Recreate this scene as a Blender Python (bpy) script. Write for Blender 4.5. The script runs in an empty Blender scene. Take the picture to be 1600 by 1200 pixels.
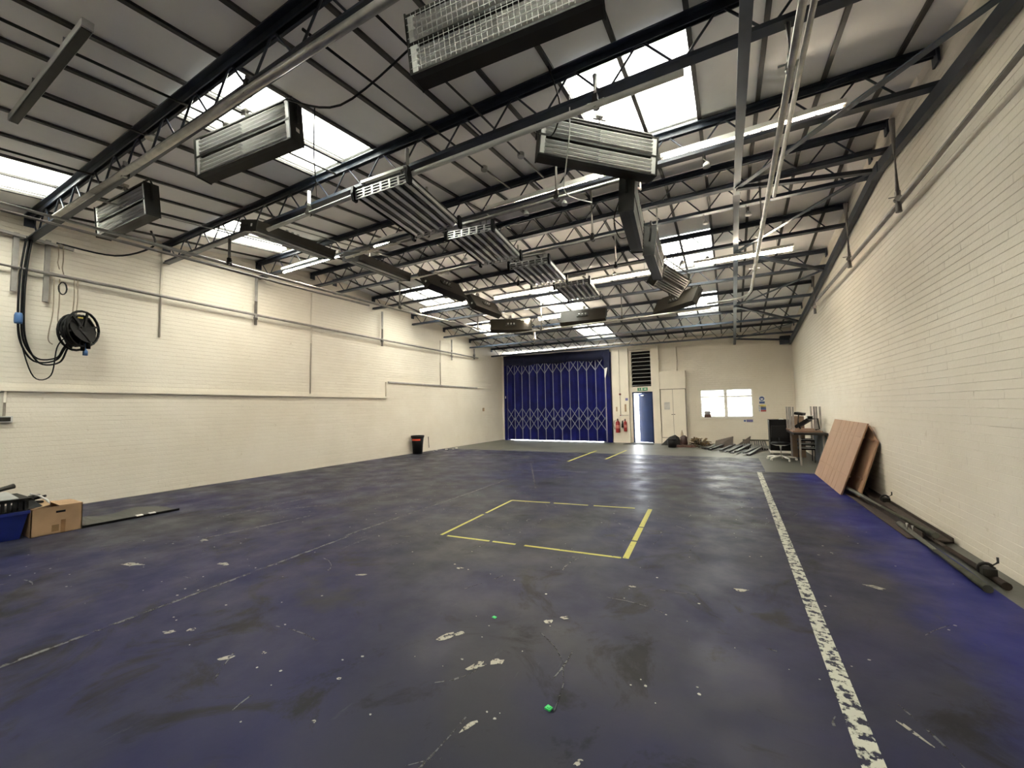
import bpy, math, random
from mathutils import Vector, Matrix
random.seed(7)
SC = bpy.context.scene
COL = SC.collection
# ------------------------------------------------------------------ camera
H = 1.42
YAW, PITCH, ROLL, FPX = 0.4982, 0.0619, -0.0187, 625.77
def cam_axes():
    cy, sy = math.cos(YAW), math.sin(YAW)
    fwd = Vector((-sy*math.cos(PITCH), cy*math.cos(PITCH), math.sin(PITCH)))
    right = Vector((cy, sy, 0)); up = right.cross(fwd)
    r = right*math.cos(ROLL)+up*math.sin(ROLL); u = up*math.cos(ROLL)-right*math.sin(ROLL)
    return r, u, fwd
CR, CU, CF = cam_axes()
cam = bpy.data.cameras.new('camera'); cam.sensor_width = 36; cam.lens = FPX/1600*36; cam.clip_start = .02; cam.clip_end = 300
camo = bpy.data.objects.new('camera', cam); COL.objects.link(camo)
camo.matrix_world = Matrix(((CR.x, CU.x, -CF.x, 0), (CR.y, CU.y, -CF.y, 0), (CR.z, CU.z, -CF.z, H), (0, 0, 0, 1)))
SC.camera = camo
# ------------------------------------------------------------------ sky, exposure
SKY = 9.0
w = bpy.data.worlds.new('overcast_sky'); SC.world = w; w.use_nodes = True
bg = w.node_tree.nodes['Background']; bg.inputs[0].default_value = (.93, .97, 1, 1); bg.inputs[1].default_value = SKY
vs = SC.view_settings; vs.view_transform = 'Standard'; vs.look = 'None'; vs.gamma = 1; vs.use_curve_mapping = False
vs.exposure = 1.62
TUBE_E = 54.0
# ------------------------------------------------------------------ room numbers (metres; camera stands at x=0, y=0)
XL, XR, YB, YF = -9.37, 1.898, 16.26, -2.62
YR, ZR, SL, DR = 6.82, 5.09, .1066, .1/11.27
def cz(x, y): return ZR - SL*abs(y-YR) - DR*(x-XL)
JY = sorted([YR+s*d for s in (-1, 1) for d in (.33, 1.68, 3.38, 5.08, 6.78, 8.48)])
def proj(p):
    v = Vector(p)-Vector((0, 0, H)); c = v.dot(CF)
    if c < .1: return None
    return (800+FPX*v.dot(CR)/c, 600-FPX*v.dot(CU)/c, c)
# ------------------------------------------------------------------ materials
def nd(nt, t, **k):
    n = nt.nodes.new(t)
    for a, b in k.items():
        if a.startswith('i_'): n.inputs[a[2:].replace('_', ' ')].default_value = b
        elif a.startswith('n_'): n.inputs[int(a[2:])].default_value = b
        else: setattr(n, a, b)
    return n
MATS = {}
def mat(name, c, r=.6, m=0., var=.18, scale=6., bump=0., bscale=60., spec=.5):
    """plain procedural material: base colour varied by noise, optional fine relief"""
    if name in MATS: return MATS[name]
    M = bpy.data.materials.new(name); M.use_nodes = True; nt = M.node_tree
    b = nt.nodes['Principled BSDF']; b.inputs['Roughness'].default_value = r; b.inputs['Metallic'].default_value = m
    b.inputs['Specular IOR Level'].default_value = spec
    tc = nd(nt, 'ShaderNodeTexCoord'); nz = nd(nt, 'ShaderNodeTexNoise', i_Scale=scale, i_Detail=5.)
    nt.links.new(tc.outputs['Object'], nz.inputs['Vector'])
    cr = nd(nt, 'ShaderNodeValToRGB'); e = cr.color_ramp.elements
    e[0].position = .3; e[1].position = .7
    e[0].color = (*[x*(1-var) for x in c], 1); e[1].color = (*[min(1, x*(1+var)) for x in c], 1)
    nt.links.new(nz.outputs['Fac'], cr.inputs['Fac']); nt.links.new(cr.outputs['Color'], b.inputs['Base Color'])
    if bump:
        n2 = nd(nt, 'ShaderNodeTexNoise', i_Scale=bscale, i_Detail=4.); bp = nd(nt, 'ShaderNodeBump', i_Strength=bump, i_Distance=.01)
        nt.links.new(tc.outputs['Object'], n2.inputs['Vector']); nt.links.new(n2.outputs['Fac'], bp.inputs['Height']); nt.links.new(bp.outputs['Normal'], b.inputs['Normal'])
    MATS[name] = M; return M
def emit(name, c, s):
    M = bpy.data.materials.new(name); M.use_nodes = True; nt = M.node_tree
    b = nt.nodes['Principled BSDF']; b.inputs['Base Color'].default_value = (.9, .9, .88, 1)
    b.inputs['Emission Color'].default_value = (*c, 1); b.inputs['Emission Strength'].default_value = s
    MATS[name] = M; return M
def brick_mat():
    M = bpy.data.materials.new('painted_brick'); M.use_nodes = True; nt = M.node_tree; L = nt.links.new
    b = nt.nodes['Principled BSDF']; b.inputs['Roughness'].default_value = .62
    geo = nd(nt, 'ShaderNodeNewGeometry')
    n1 = nd(nt, 'ShaderNodeTexNoise', i_Scale=.5, i_Detail=7., i_Roughness=.65); L(geo.outputs['Position'], n1.inputs['Vector'])
    cr = nd(nt, 'ShaderNodeValToRGB'); e = cr.color_ramp.elements; e[0].position = .3; e[1].position = .68
    e[0].color = (.70, .635, .53, 1); e[1].color = (.80, .745, .65, 1); L(n1.outputs['Fac'], cr.inputs['Fac'])
    n2 = nd(nt, 'ShaderNodeTexNoise', i_Scale=5.5, i_Detail=8., i_Roughness=.7); L(geo.outputs['Position'], n2.inputs['Vector'])
    c2 = nd(nt, 'ShaderNodeValToRGB'); e = c2.color_ramp.elements; e[0].position = .22; e[1].position = .36
    e[0].color = (.60, .53, .43, 1); e[1].color = (1, 1, 1, 1); L(n2.outputs['Fac'], c2.inputs['Fac'])
    mx = nd(nt, 'ShaderNodeMix', data_type='RGBA', blend_type='MULTIPLY'); mx.inputs[0].default_value = .8
    L(cr.outputs['Color'], mx.inputs[6]); L(c2.outputs['Color'], mx.inputs[7]); L(mx.outputs[2], b.inputs['Base Color'])
    n3 = nd(nt, 'ShaderNodeTexNoise', i_Scale=38., i_Detail=5.); L(geo.outputs['Position'], n3.inputs['Vector'])
    bp = nd(nt, 'ShaderNodeBump', i_Strength=.35, i_Distance=.006); L(n3.outputs['Fac'], bp.inputs['Height']); L(bp.outputs['Normal'], b.inputs['Normal'])
    MATS['painted_brick'] = M; return M
def backwall_mat():
    """same paint on bricks too far away to tell apart: courses as fine relief"""
    M = MATS['painted_brick'].copy(); M.name = 'painted_brick_far'; nt = M.node_tree; L = nt.links.new
    geo = [n for n in nt.nodes if n.type == 'NEW_GEOMETRY'][0]; bp = [n for n in nt.nodes if n.type == 'BUMP'][0]; b = nt.nodes['Principled BSDF']
    sx = nd(nt, 'ShaderNodeSeparateXYZ'); cb = nd(nt, 'ShaderNodeCombineXYZ'); L(geo.outputs['Position'], sx.inputs[0]); L(sx.outputs['X'], cb.inputs['X']); L(sx.outputs['Z'], cb.inputs['Y'])
    br = nd(nt, 'ShaderNodeTexBrick', i_Scale=1., i_Mortar_Size=.006, i_Mortar_Smooth=.3, i_Brick_Width=.225, i_Row_Height=.075)
    br.inputs['Color1'].default_value = br.inputs['Color2'].default_value = (1, 1, 1, 1); br.inputs['Mortar'].default_value = (0, 0, 0, 1)
    L(cb.outputs[0], br.inputs['Vector'])
    b2 = nd(nt, 'ShaderNodeBump', i_Strength=.6, i_Distance=.006); L(br.outputs['Color'], b2.inputs['Height']); L(bp.outputs['Normal'], b2.inputs['Normal']); L(b2.outputs['Normal'], b.inputs['Normal'])
    MATS['painted_brick_far'] = M; return M
def floor_mat():
    M = bpy.data.materials.new('worn_blue_floor_paint'); M.use_nodes = True; nt = M.node_tree; L = nt.links.new
    b = nt.nodes['Principled BSDF']
    geo = nd(nt, 'ShaderNodeNewGeometry'); P = geo.outputs['Position']
    def noise(s, d=6., r=.6, vec=None, dist=0.):
        n = nd(nt, 'ShaderNodeTexNoise', i_Scale=s, i_Detail=d, i_Roughness=r, i_Distortion=dist); L(vec or P, n.inputs['Vector']); return n.outputs['Fac']
    def ramp(f, p0, c0, p1, c1):
        r = nd(nt, 'ShaderNodeValToRGB'); e = r.color_ramp.elements; e[0].position = p0; e[1].position = p1; e[0].color = (*c0, 1); e[1].color = (*c1, 1); L(f, r.inputs['Fac']); return r.outputs['Color']
    def mix(f, a, c):
        m = nd(nt, 'ShaderNodeMix', data_type='RGBA'); 
        (L(f, m.inputs[0]) if not isinstance(f, float) else setattr(m.inputs[0], 'default_value', f))
        for i, v in ((6, a), (7, c)):
            (L(v, m.inputs[i]) if not isinstance(v, tuple) else setattr(m.inputs[i], 'default_value', (*v, 1)))
        return m.outputs[2]
    def math_(op, a, c=None, cl=False):
        m = nd(nt, 'ShaderNodeMath', operation=op, use_clamp=cl)
        for i, v in enumerate((a, c)):
            if v is None: continue
            (L(v, m.inputs[i]) if not isinstance(v, float) else setattr(m.inputs[i], 'default_value', v))
        return m.outputs[0]
    base = ramp(noise(.42, 5., .55, dist=.6), .40, (.032, .033, .043), .60, (.019, .020, .058))
    base = mix(ramp(noise(1.3, 8., .7, dist=1.2), .54, (0, 0, 0), .64, (1, 1, 1)), base, (.012, .012, .016))
    base = mix(ramp(noise(.8, 6., .6), .60, (0, 0, 0), .70, (.75, .75, .75)), base, (.034, .034, .026))
    # fresher blue coat beside the right-hand wall
    sx = nd(nt, 'ShaderNodeSeparateXYZ'); L(P, sx.inputs[0])
    fr = math_('ADD', math_('MULTIPLY', math_('SUBTRACT', sx.outputs['X'], .85), 1.7), math_('MULTIPLY', math_('SUBTRACT', noise(.9, 5.), .5), 3.2), False)
    fr = math_('MAXIMUM', math_('MINIMUM', fr, .9), 0.)
    base = mix(fr, base, (.018, .021, .135))
    # worn bare patches, scratches
    mp = nd(nt, 'ShaderNodeMapping'); mp.inputs['Scale'].default_value = (1., .16, 1.); mp.inputs['Rotation'].default_value = (0, 0, .5); L(P, mp.inputs['Vector'])
    sc = ramp(noise(9., 9., .8, mp.outputs['Vector']), .62, (0, 0, 0), .74, (1, 1, 1))
    base = mix(sc, base, (.060, .060, .070))
    vo = nd(nt, 'ShaderNodeTexVoronoi', i_Scale=2.6, i_Randomness=1.); L(P, vo.inputs['Vector'])
    sp = ramp(vo.outputs['Distance'], .018, (1, 1, 1), .026, (0, 0, 0)); base = mix(sp, base, (.5, .48, .42))
    L(base, b.inputs['Base Color'])
    ro = nd(nt, 'ShaderNodeMapRange'); ro.inputs[1].default_value = .3; ro.inputs[2].default_value = .7; ro.inputs[3].default_value = .28; ro.inputs[4].default_value = .58; b.inputs['IOR'].default_value = 1.2
    L(noise(2.2, 6., .6), ro.inputs[0]); L(ro.outputs[0], b.inputs['Roughness'])
    bp = nd(nt, 'ShaderNodeBump', i_Strength=.25, i_Distance=.004); L(noise(7., 6., .6), bp.inputs['Height']); L(bp.outputs['Normal'], b.inputs['Normal'])
    MATS['floor'] = M; return M
def worn_mat(name, c, lo, hi, s, under=None):
    """paint or tape worn away in flakes: holes are transparent so the floor shows"""
    M = bpy.data.materials.new(name); M.use_nodes = True; nt = M.node_tree; L = nt.links.new
    b = nt.nodes['Principled BSDF']; b.inputs['Base Color'].default_value = (*c, 1); b.inputs['Roughness'].default_value = .55
    g = nd(nt, 'ShaderNodeNewGeometry'); n = nd(nt, 'ShaderNodeTexNoise', i_Scale=s, i_Detail=6., i_Roughness=.65); L(g.outputs['Position'], n.inputs['Vector'])
    r = nd(nt, 'ShaderNodeValToRGB'); e = r.color_ramp.elements; e[0].position = lo; e[1].position = hi; L(n.outputs['Fac'], r.inputs['Fac'])
    L(r.outputs['Color'], b.inputs['Alpha']); MATS[name] = M; return M
def glass_mat(name, tint, haze, dirt=.0):
    M = bpy.data.materials.new(name); M.use_nodes = True; nt = M.node_tree; L = nt.links.new
    nt.nodes.remove(nt.nodes['Principled BSDF']); out = nt.nodes['Material Output']
    t = nd(nt, 'ShaderNodeBsdfTransparent'); t.inputs[0].default_value = (*tint, 1)
    d = nd(nt, 'ShaderNodeBsdfTranslucent'); d.inputs[0].default_value = (.86, .84, .76, 1)
    m = nd(nt, 'ShaderNodeMixShader'); L(t.outputs[0], m.inputs[1]); L(d.outputs[0], m.inputs[2])
    g = nd(nt, 'ShaderNodeNewGeometry'); n = nd(nt, 'ShaderNodeTexNoise', i_Scale=1.6, i_Detail=6.); L(g.outputs['Position'], n.inputs['Vector'])
    mr = nd(nt, 'ShaderNodeMapRange'); mr.inputs[1].default_value = .35; mr.inputs[2].default_value = .75; mr.inputs[3].default_value = haze; mr.inputs[4].default_value = haze+dirt
    L(n.outputs['Fac'], mr.inputs[0]); L(mr.outputs[0], m.inputs[0]); L(m.outputs[0], out.inputs[0]); MATS[name] = M; return M
brick_mat(); backwall_mat(); floor_mat()
STEEL = mat('blue_black_steel', (.018, .025, .040), .42, .0, .3, 5.)
STEEL2 = mat('slate_blue_steel', (.034, .050, .078), .36, .0, .25, 4.)
STRIP = mat('dark_ceiling_strip', (.045, .042, .037), .6)
PANEL = mat('grey_ceiling_board', (.87, .855, .825), .75, 0, .06, 1.2)
DECK = mat('roof_deck', (.25, .24, .22), .8)
GALV = mat('galvanised_pipe', (.42, .41, .38), .38, .75, .2, 9.)
GREYP = mat('painted_grey_pipe', (.30, .28, .26), .5, .2, .2, 8.)
DULL = mat('dull_dark_metal', (.020, .019, .016), .5, 0, .3, 9., spec=.25)
BRONZE = mat('dark_olive_housing', (.016, .013, .009), .5, 0, .25, 4., spec=.2)
ALU = mat('bare_aluminium', (.55, .55, .53), .35, .8, .1)
LGREY = mat('pale_grey_enamel', (.55, .55, .52), .45, .0, .08)
TUBEW = mat('unlit_lamp_glass', (.93, .93, .90), .18, 0, .03)
REFL = mat('dull_reflector', (.08, .08, .078), .5, .2, .1)
BLACK = mat('black_plastic', (.005, .005, .0055), .5, 0, .3, spec=.2)
RUB = mat('black_rubber', (.012, .012, .012), .6, 0, .3, spec=.3)
WHITE = mat('white_enamel', (.78, .76, .70), .45, 0, .05)
CREAM = mat('cream_paint', (.74, .68, .58), .5, 0, .05, 2.)
CONC = mat('grey_green_concrete', (.088, .088, .075), .45, 0, .22, 1.3, .15, 30.)
ROPE = mat('hemp_rope', (.30, .25, .18), .9)
BLUEP = mat('blue_plastic', (.010, .022, .17), .38, 0, .2)
SHUT = mat('blue_shutter_leaf', (.004, .006, .085), .55, 0, .35, 2., spec=.15)
VAL = mat('navy_cloth', (.005, .008, .036), .85, 0, .3, 3., .3, 90.)
PICK = mat('grey_picket_steel', (.22, .24, .30), .4, .3, .1)
DOORB = mat('blue_door_paint', (.002, .012, .055), .45, 0, .2, 2., spec=.2)
RED = mat('red_enamel', (.24, .012, .012), .35, 0, .1)
WOODB = mat('pinkish_brown_board', (.31, .185, .115), .6, 0, .08, 3.)
RUST = mat('rusty_brown_steel', (.045, .030, .022), .7, .2, .35, 10., .2, 60.)
OLIVE = mat('olive_painted_tube', (.085, .085, .062), .55, .1, .3, 10.)
TIMB = mat('timber_offcut', (.13, .085, .036), .8, 0, .4, 9.)
CARD = mat('brown_cardboard', (.36, .23, .13), .8, 0, .12, 5.)
PAPER = mat('white_paper', (.75, .74, .70), .7, 0, .03)
GREEN = mat('green_sign', (.03, .22, .10), .5, 0, .1)
SIGNB = mat('sign_blue', (.03, .07, .22), .5)
SIGNR = mat('sign_red', (.36, .05, .05), .5)
SIGNY = mat('sign_yellow', (.60, .50, .10), .5)
GAFF = mat('green_tape', (.05, .62, .16), .5)
MATT = mat('dark_floor_mat', (.03, .032, .028), .9, 0, .3, 30., .5, 200.)
TUBE = emit('lit_fluorescent_tube', (1., .85, .66), TUBE_E)
SKYG = glass_mat('soiled_rooflight_sheet', (.80, .80, .77), .6, .35)
PANE = glass_mat('window_pane', (.40, .42, .43), .6, .1)
# ------------------------------------------------------------------ mesh helpers
def frame_of(d):
    d = Vector(d).normalized(); a = Vector((0, 0, 1)) if abs(d.z) < .9 else Vector((1, 0, 0))
    x = d.cross(a).normalized(); return x, x.cross(d).normalized(), d
class G:
    def __init__(s): s.v = []; s.f = []; s.sm = []
    def hexa(s, p):
        i = len(s.v); s.v += [tuple(q) for q in p]
        for q in ((3, 2, 1, 0), (4, 5, 6, 7), (0, 1, 5, 4), (1, 2, 6, 5), (2, 3, 7, 6), (3, 0, 4, 7)): s.f.append(tuple(i+k for k in q)); s.sm.append(False)
        return s
    def box(s, x0, x1, y0, y1, z0, z1):
        return s.hexa([(x0, y0, z0), (x1, y0, z0), (x1, y1, z0), (x0, y1, z0), (x0, y0, z1), (x1, y0, z1), (x1, y1, z1), (x0, y1, z1)])
    def bar(s, a, b, wd, ht, up=(0, 0, 1)):
        """rectangular bar from a to b; wd across, ht along up"""
        a, b = Vector(a), Vector(b); d = (b-a).normalized(); u = Vector(up); x = d.cross(u).normalized(); u = x.cross(d).normalized()
        x *= wd/2; u *= ht/2
        return s.hexa([a-x-u, a+x-u, b+x-u, b-x-u, a-x+u, a+x+u, b+x+u, b-x+u])
    def tube(s, pts, r, n=8, rs=None):
        pts = [Vector(p) for p in pts]; i0 = len(s.v); prev = None
        for k, p in enumerate(pts):
            d = (pts[min(k+1, len(pts)-1)]-pts[max(k-1, 0)])
            if prev is None: x, y, _ = frame_of(d)
            else:
                dn = d.normalized(); x = (prev-dn*prev.dot(dn)).normalized(); y = dn.cross(x)
            prev = x; rr = rs[k] if rs else r
            for j in range(n):
                t = 2*math.pi*j/n; s.v.append(tuple(p+x*math.cos(t)*rr+y*math.sin(t)*rr))
        for k in range(len(pts)-1):
            for j in range(n):
                a = i0+k*n+j; b = i0+k*n+(j+1) % n; s.f.append((a, b, b+n, a+n)); s.sm.append(True)
        s.f.append(tuple(i0+j for j in range(n))[::-1]); s.sm.append(False)
        e = i0+(len(pts)-1)*n; s.f.append(tuple(e+j for j in range(n))); s.sm.append(False)
        return s
    def lathe(s, prof, c=(0, 0, 0), n=20):
        i0 = len(s.v)
        for r, z in prof:
            for j in range(n):
                t = 2*math.pi*j/n; s.v.append((c[0]+max(r, .0004)*math.cos(t), c[1]+max(r, .0004)*math.sin(t), c[2]+z))
        for k in range(len(prof)-1):
            for j in range(n):
                a = i0+k*n+j; b = i0+k*n+(j+1) % n; s.f.append((a, b, b+n, a+n)); s.sm.append(abs(prof[k][1]-prof[k+1][1]) > 1e-6 and min(prof[k][0], prof[k+1][0]) > .002)
        return s
    def prism(s, pts, off):
        """polygon (3-D points) pushed along off"""
        i = len(s.v); n = len(pts); o = Vector(off); s.v += [tuple(p) for p in pts]+[tuple(Vector(p)+o) for p in pts]
        s.f.append(tuple(range(i, i+n))[::-1]); s.f.append(tuple(range(i+n, i+2*n))); s.sm += [False]*2
        for k in range(n): s.f.append((i+k, i+(k+1) % n, i+n+(k+1) % n, i+n+k)); s.sm.append(False)
        return s
    def mesh(s, name, m):
        me = bpy.data.meshes.new(name); me.from_pydata(s.v, [], s.f); me.polygons.foreach_set('use_smooth', s.sm); me.update()
        if m: me.materials.append(m)
        return me
def off_of(p):
    o = Vector((0, 0, 0))
    while p is not None: o += p.location; p = p.parent
    return o
def put(name, g, m, parent=None, local=False):
    """one mesh object; world-space geometry is shifted into the parent's frame unless local"""
    if parent is not None and not local:
        o = off_of(parent); g.v = [(x-o.x, y-o.y, z-o.z) for x, y, z in g.v]
    ob = bpy.data.objects.new(name, g.mesh(name, m)); COL.objects.link(ob); ob.parent = parent; return ob
def tag(o, label, cat, group=None):
    o['label'] = label; o['category'] = cat
    if group: o['group'] = group
    return o
def thing(name, label, cat, loc=(0, 0, 0), group=None):
    o = bpy.data.objects.new(name, None); COL.objects.link(o); o.location = loc; o.empty_display_size = .1; return tag(o, label, cat, group)
def solo(name, g, m, label, cat, group=None):
    """a thing that is one mesh, origin at its base centre"""
    xs, ys, zs = zip(*g.v); c = ((min(xs)+max(xs))/2, (min(ys)+max(ys))/2, min(zs))
    g.v = [(x-c[0], y-c[1], z-c[2]) for x, y, z in g.v]
    o = put(name, g, m); o.location = c; return tag(o, label, cat, group)
def struct(name, g=None, m=None):
    if g is None: o = bpy.data.objects.new(name, None); COL.objects.link(o)
    else: o = put(name, g, m)
    o['kind'] = 'structure'; return o
def inst(name, me, M, parent):
    o = bpy.data.objects.new(name, me); COL.objects.link(o); o.parent = parent; o.matrix_local = M; return o
def dup(root, label=None, group=None):
    r = root.copy(); COL.objects.link(r)
    if label: r['label'] = label
    if group: r['group'] = group
    for ch in root.children:
        c = ch.copy(); COL.objects.link(c); c.parent = r
        for g in ch.children:
            d = g.copy(); COL.objects.link(d); d.parent = c
    return r
def basis(c, x, y, z):
    return Matrix(((x[0], y[0], z[0], c[0]), (x[1], y[1], z[1], c[1]), (x[2], y[2], z[2], c[2]), (0, 0, 0, 1)))
ORD = ['first', 'second', 'third', 'fourth', 'fifth', 'sixth', 'seventh', 'eighth', 'ninth', 'tenth', 'eleventh', 'twelfth']
# ------------------------------------------------------------------ outside ground and floor
solo('yard_ground', G().box(-30, 30, YB+.28, 45, -.12, -.02), mat('pale_yard', (.55, .55, .52), .9), 'pale paved ground outside beyond the door and window', 'ground')
floor = struct('floor', G().box(XL-.2, XR+.2, YF-.2, YB+.28, -.2, 0.), CONC)
def edge(p, q, n=14, j=.03):
    return [(p[0]+(q[0]-p[0])*i/n+random.uniform(-j, j)*(0 < i), p[1]+(q[1]-p[1])*i/n+random.uniform(-j, j)*(0 < i), .0) for i in range(n)]
pts = edge((XL+.06, YF), (1.72, YF), 3, 0)+edge((1.72, YF), (1.66, 10.1), 20, .02)+edge((1.66, 10.1), (.57, 9.98), 6, .015)+edge((.57, 9.98), (.58, 12.42), 6, .015)+edge((.58, 12.42), (-8.4, 11.95), 24, .03)+edge((-8.4, 11.95), (XL+.06, 11.9), 4, .02)+edge((XL+.06, 11.9), (XL+.06, YF), 30, .015)
put('floor_paint', G().prism(pts, (0, 0, .002)), MATS['floor'], floor)
WORNW = worn_mat('worn_white_line_paint', (.48, .48, .41), .455, .50, 20.)
WORNF = worn_mat('faint_white_line_paint', (.10, .10, .105), .44, .56, 14.)
YEL = worn_mat('worn_yellow_tape', (.50, .46, .09), .33, .38, 26.)
FLAKE = worn_mat('bare_flake', (.36, .34, .28), .44, .48, 34.)
FZ = .0035
def strip(name, a, b, wd, m, z=FZ):
    return put(name, G().bar((*a, z), (*b, z), wd, .0015), m, floor)
strip('painted_line', (.42, 1.0), (.46, 9.9), .085, WORNW)
sq = [(-2.96, 3.69), (-3.05, 5.53), (-1.04, 5.83), (-.93, 3.87)]
def lerp(a, b, t): return (a[0]+(b[0]-a[0])*t, a[1]+(b[1]-a[1])*t)
for i, (a, b, cuts) in enumerate(((0, 1, [(0, .52), (.56, 1)]), (1, 2, [(.0, .3), (.33, .58), (.62, .9)]), (2, 3, [(0, .45), (.47, .72), (.74, 1)]), (3, 0, [(.02, .5), (.55, .68), (.70, .96)]))):
    for t0, t1 in cuts: strip('tape_strip', lerp(sq[a], sq[b], t0), lerp(sq[a], sq[b], t1), .055 if i == 2 else .035, YEL)
strip('tape_strip', (-3.85, 10.1), (-3.92, 12.9), .05, YEL); strip('tape_strip', (-3.06, 10.9), (-3.05, 13.3), .05, YEL)
for a, b, wd in (((-2.4, 12.0), (.5, 11.6), .05), ((-2.3, 11.25), (.55, 11.1), .04), ((-3.72, .5), (-3.9, 3.2), .03), ((-6.1, 3.4), (-5.2, 4.45), .03), ((-3.95, 3.2), (-4.0, 7.2), .03), ((-6.3, 2.9), (-6.2, 6.4), .03), ((-7.0, 4.0), (-6.9, 7.5), .025), ((-5.38, 2.4), (-5.15, 3.6), .03), ((-3.1, 6.5), (-4.6, 9.4), .03), ((-5.6, 8.0), (-2.8, 8.6), .025)):
    strip('faded_line', a, b, wd, WORNF)
def blob(name, c, r, m, sx=1., ang=0., n=11):
    p = []
    for k in range(n):
        t = 2*math.pi*k/n; q = r*random.uniform(.55, 1.15); x, y = q*sx*math.cos(t), q*math.sin(t)
        p.append((c[0]+x*math.cos(ang)-y*math.sin(ang), c[1]+x*math.sin(ang)+y*math.cos(ang), FZ-.0005))
    return put(name, G().prism(p, (0, 0, .0012)), m, floor)
for c, r, sx, an in (((-1.64, 2.06), .05, 2.6, 1.1), ((-1.58, 2.14), .04, 1.6, .8), ((-1.30, 1.92), .05, 2.0, 1.0), ((-1.22, 2.0), .045, 1.7, .9), ((-1.13, 2.52), .04, 1.6, .8), ((-1.05, 2.62), .035, 1.6, .3), ((-3.3, 1.3), .04, 2, .6), ((-3.2, 1.38), .035, 1.5, .6), ((-2.65, 1.32), .035, 2.2, .9), ((-2.5, 1.45), .02, 1.5, .2), ((-5.1, 1.7), .05, 5, -2.8), ((-5.3, 2.38), .05, 2, .3), ((-4.3, 2.1), .06, 2.2, .2), ((-.0, 3.6), .05, 2, .4), ((.9, 4.1), .05, 2.4, -.4), ((-2.2, 3.0), .03, 2, .5), ((-.75, 3.3), .03, 2, .1), ((.62, 2.4), .02, 8, 2.2), ((1.2, 2.9), .03, 2, .4), ((-1.1, 1.55), .03, 3, 1.2), ((-2.9, 2.5), .03, 3, .6), ((-1.9, 1.5), .018, 1.5, 0), ((-1.75, 1.25), .018, 1.5, 0), ((-.6, 1.6), .02, 2, 1)):
    blob('bare_flake', c, r*.6, FLAKE, sx, an)
put('scratch_arc', G().tube([(-1.12, 2.38, FZ), (-.98, 2.28, FZ), (-.89, 2.17, FZ), (-.82, 2.0, FZ), (-.80, 1.88, FZ), (-.79, 1.80, FZ)], .003, 4), WORNF, floor)
solo('tape_scrap', G().prism([(-1.495, 2.40, .003), (-1.468, 2.395, .003), (-1.465, 2.415, .003), (-1.49, 2.42, .003)], (0, 0, .005)), GAFF, 'flat bright green tape scrap lying near the yellow square', 'tape')
g = G().prism([(-.838, 1.80, .003), (-.808, 1.795, .003), (-.802, 1.818, .003), (-.83, 1.826, .003)], (0, 0, .008)); g.prism([(-.826, 1.804, .011), (-.812, 1.802, .011), (-.81, 1.814, .011)], (0, 0, .004))
solo('tape_scrap', g, GAFF, 'crumpled bright green tape scrap at the end of the curved scratch', 'tape')
g = G()
for i in range(150):
    x, y = random.uniform(-8.5, 1.2), random.uniform(.9, 10.5); a = random.gauss(1.3, .7); L = random.uniform(.06, .5); c = random.uniform(-.5, .5)
    p = [(x+L*t*math.cos(a+c*t), y+L*t*math.sin(a+c*t)) for t in (0, .33, .66, 1.)]
    for u, v in zip(p, p[1:]): g.bar((*u, FZ-.0006), (*v, FZ-.0006), random.uniform(.003, .012), .001)
put('scuff_scratches', g, WORNF, floor)['kind'] = 'stuff'
g = G()
for i in range(260):
    x, y = random.uniform(-6.5, 1.5), random.uniform(.8, 6.5); r = random.uniform(.003, .011); n = 6
    g.prism([(x+r*random.uniform(.6, 1.3)*math.cos(2*math.pi*k/n), y+r*random.uniform(.5, 1.)*math.sin(2*math.pi*k/n), FZ-.0008) for k in range(n)], (0, 0, .001))
put('paint_specks', g, mat('pale_speck', (.34, .33, .29), .7), floor)['kind'] = 'stuff'
# ------------------------------------------------------------------ walls
def gable(x0, x1):
    ys = [YF-.25, YR, YB+.28]; x = x0
    p = [(x0, ys[0], 0), (x0, ys[2], 0), (x0, ys[2], cz(x, ys[2])+.03), (x0, YR, cz(x, YR)+.03), (x0, ys[0], cz(x, ys[0])+.03)]
    return G().prism(p, (x1-x0, 0, 0))
wl = struct('wall_left', gable(XL-.25, XL), MATS['painted_brick'])
wr = struct('wall_right', gable(XR+.25, XR), MATS['painted_brick'])
struct('wall_front', G().box(XL, XR, YF-.25, YF, 0, cz(XL, YF)+.02), MATS['painted_brick_far'])
BL, BH = .225, .075
def brick_mesh():
    L, h = BL/2+.0006, BH/2-.0006; a, b = .0003, .0026; d = .0045
    g = G(); g.v = [(-L, -h, 0), (L, -h, 0), (L, h, 0), (-L, h, 0), (-L+a, -h+b, d), (L-a, -h+b, d), (L-a, h-b, d), (-L+a, h-b, d)]
    g.f = [(4, 5, 6, 7), (0, 1, 5, 4), (1, 2, 6, 5), (2, 3, 7, 6), (3, 0, 4, 7)]; g.sm = [False]*5; return g
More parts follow.
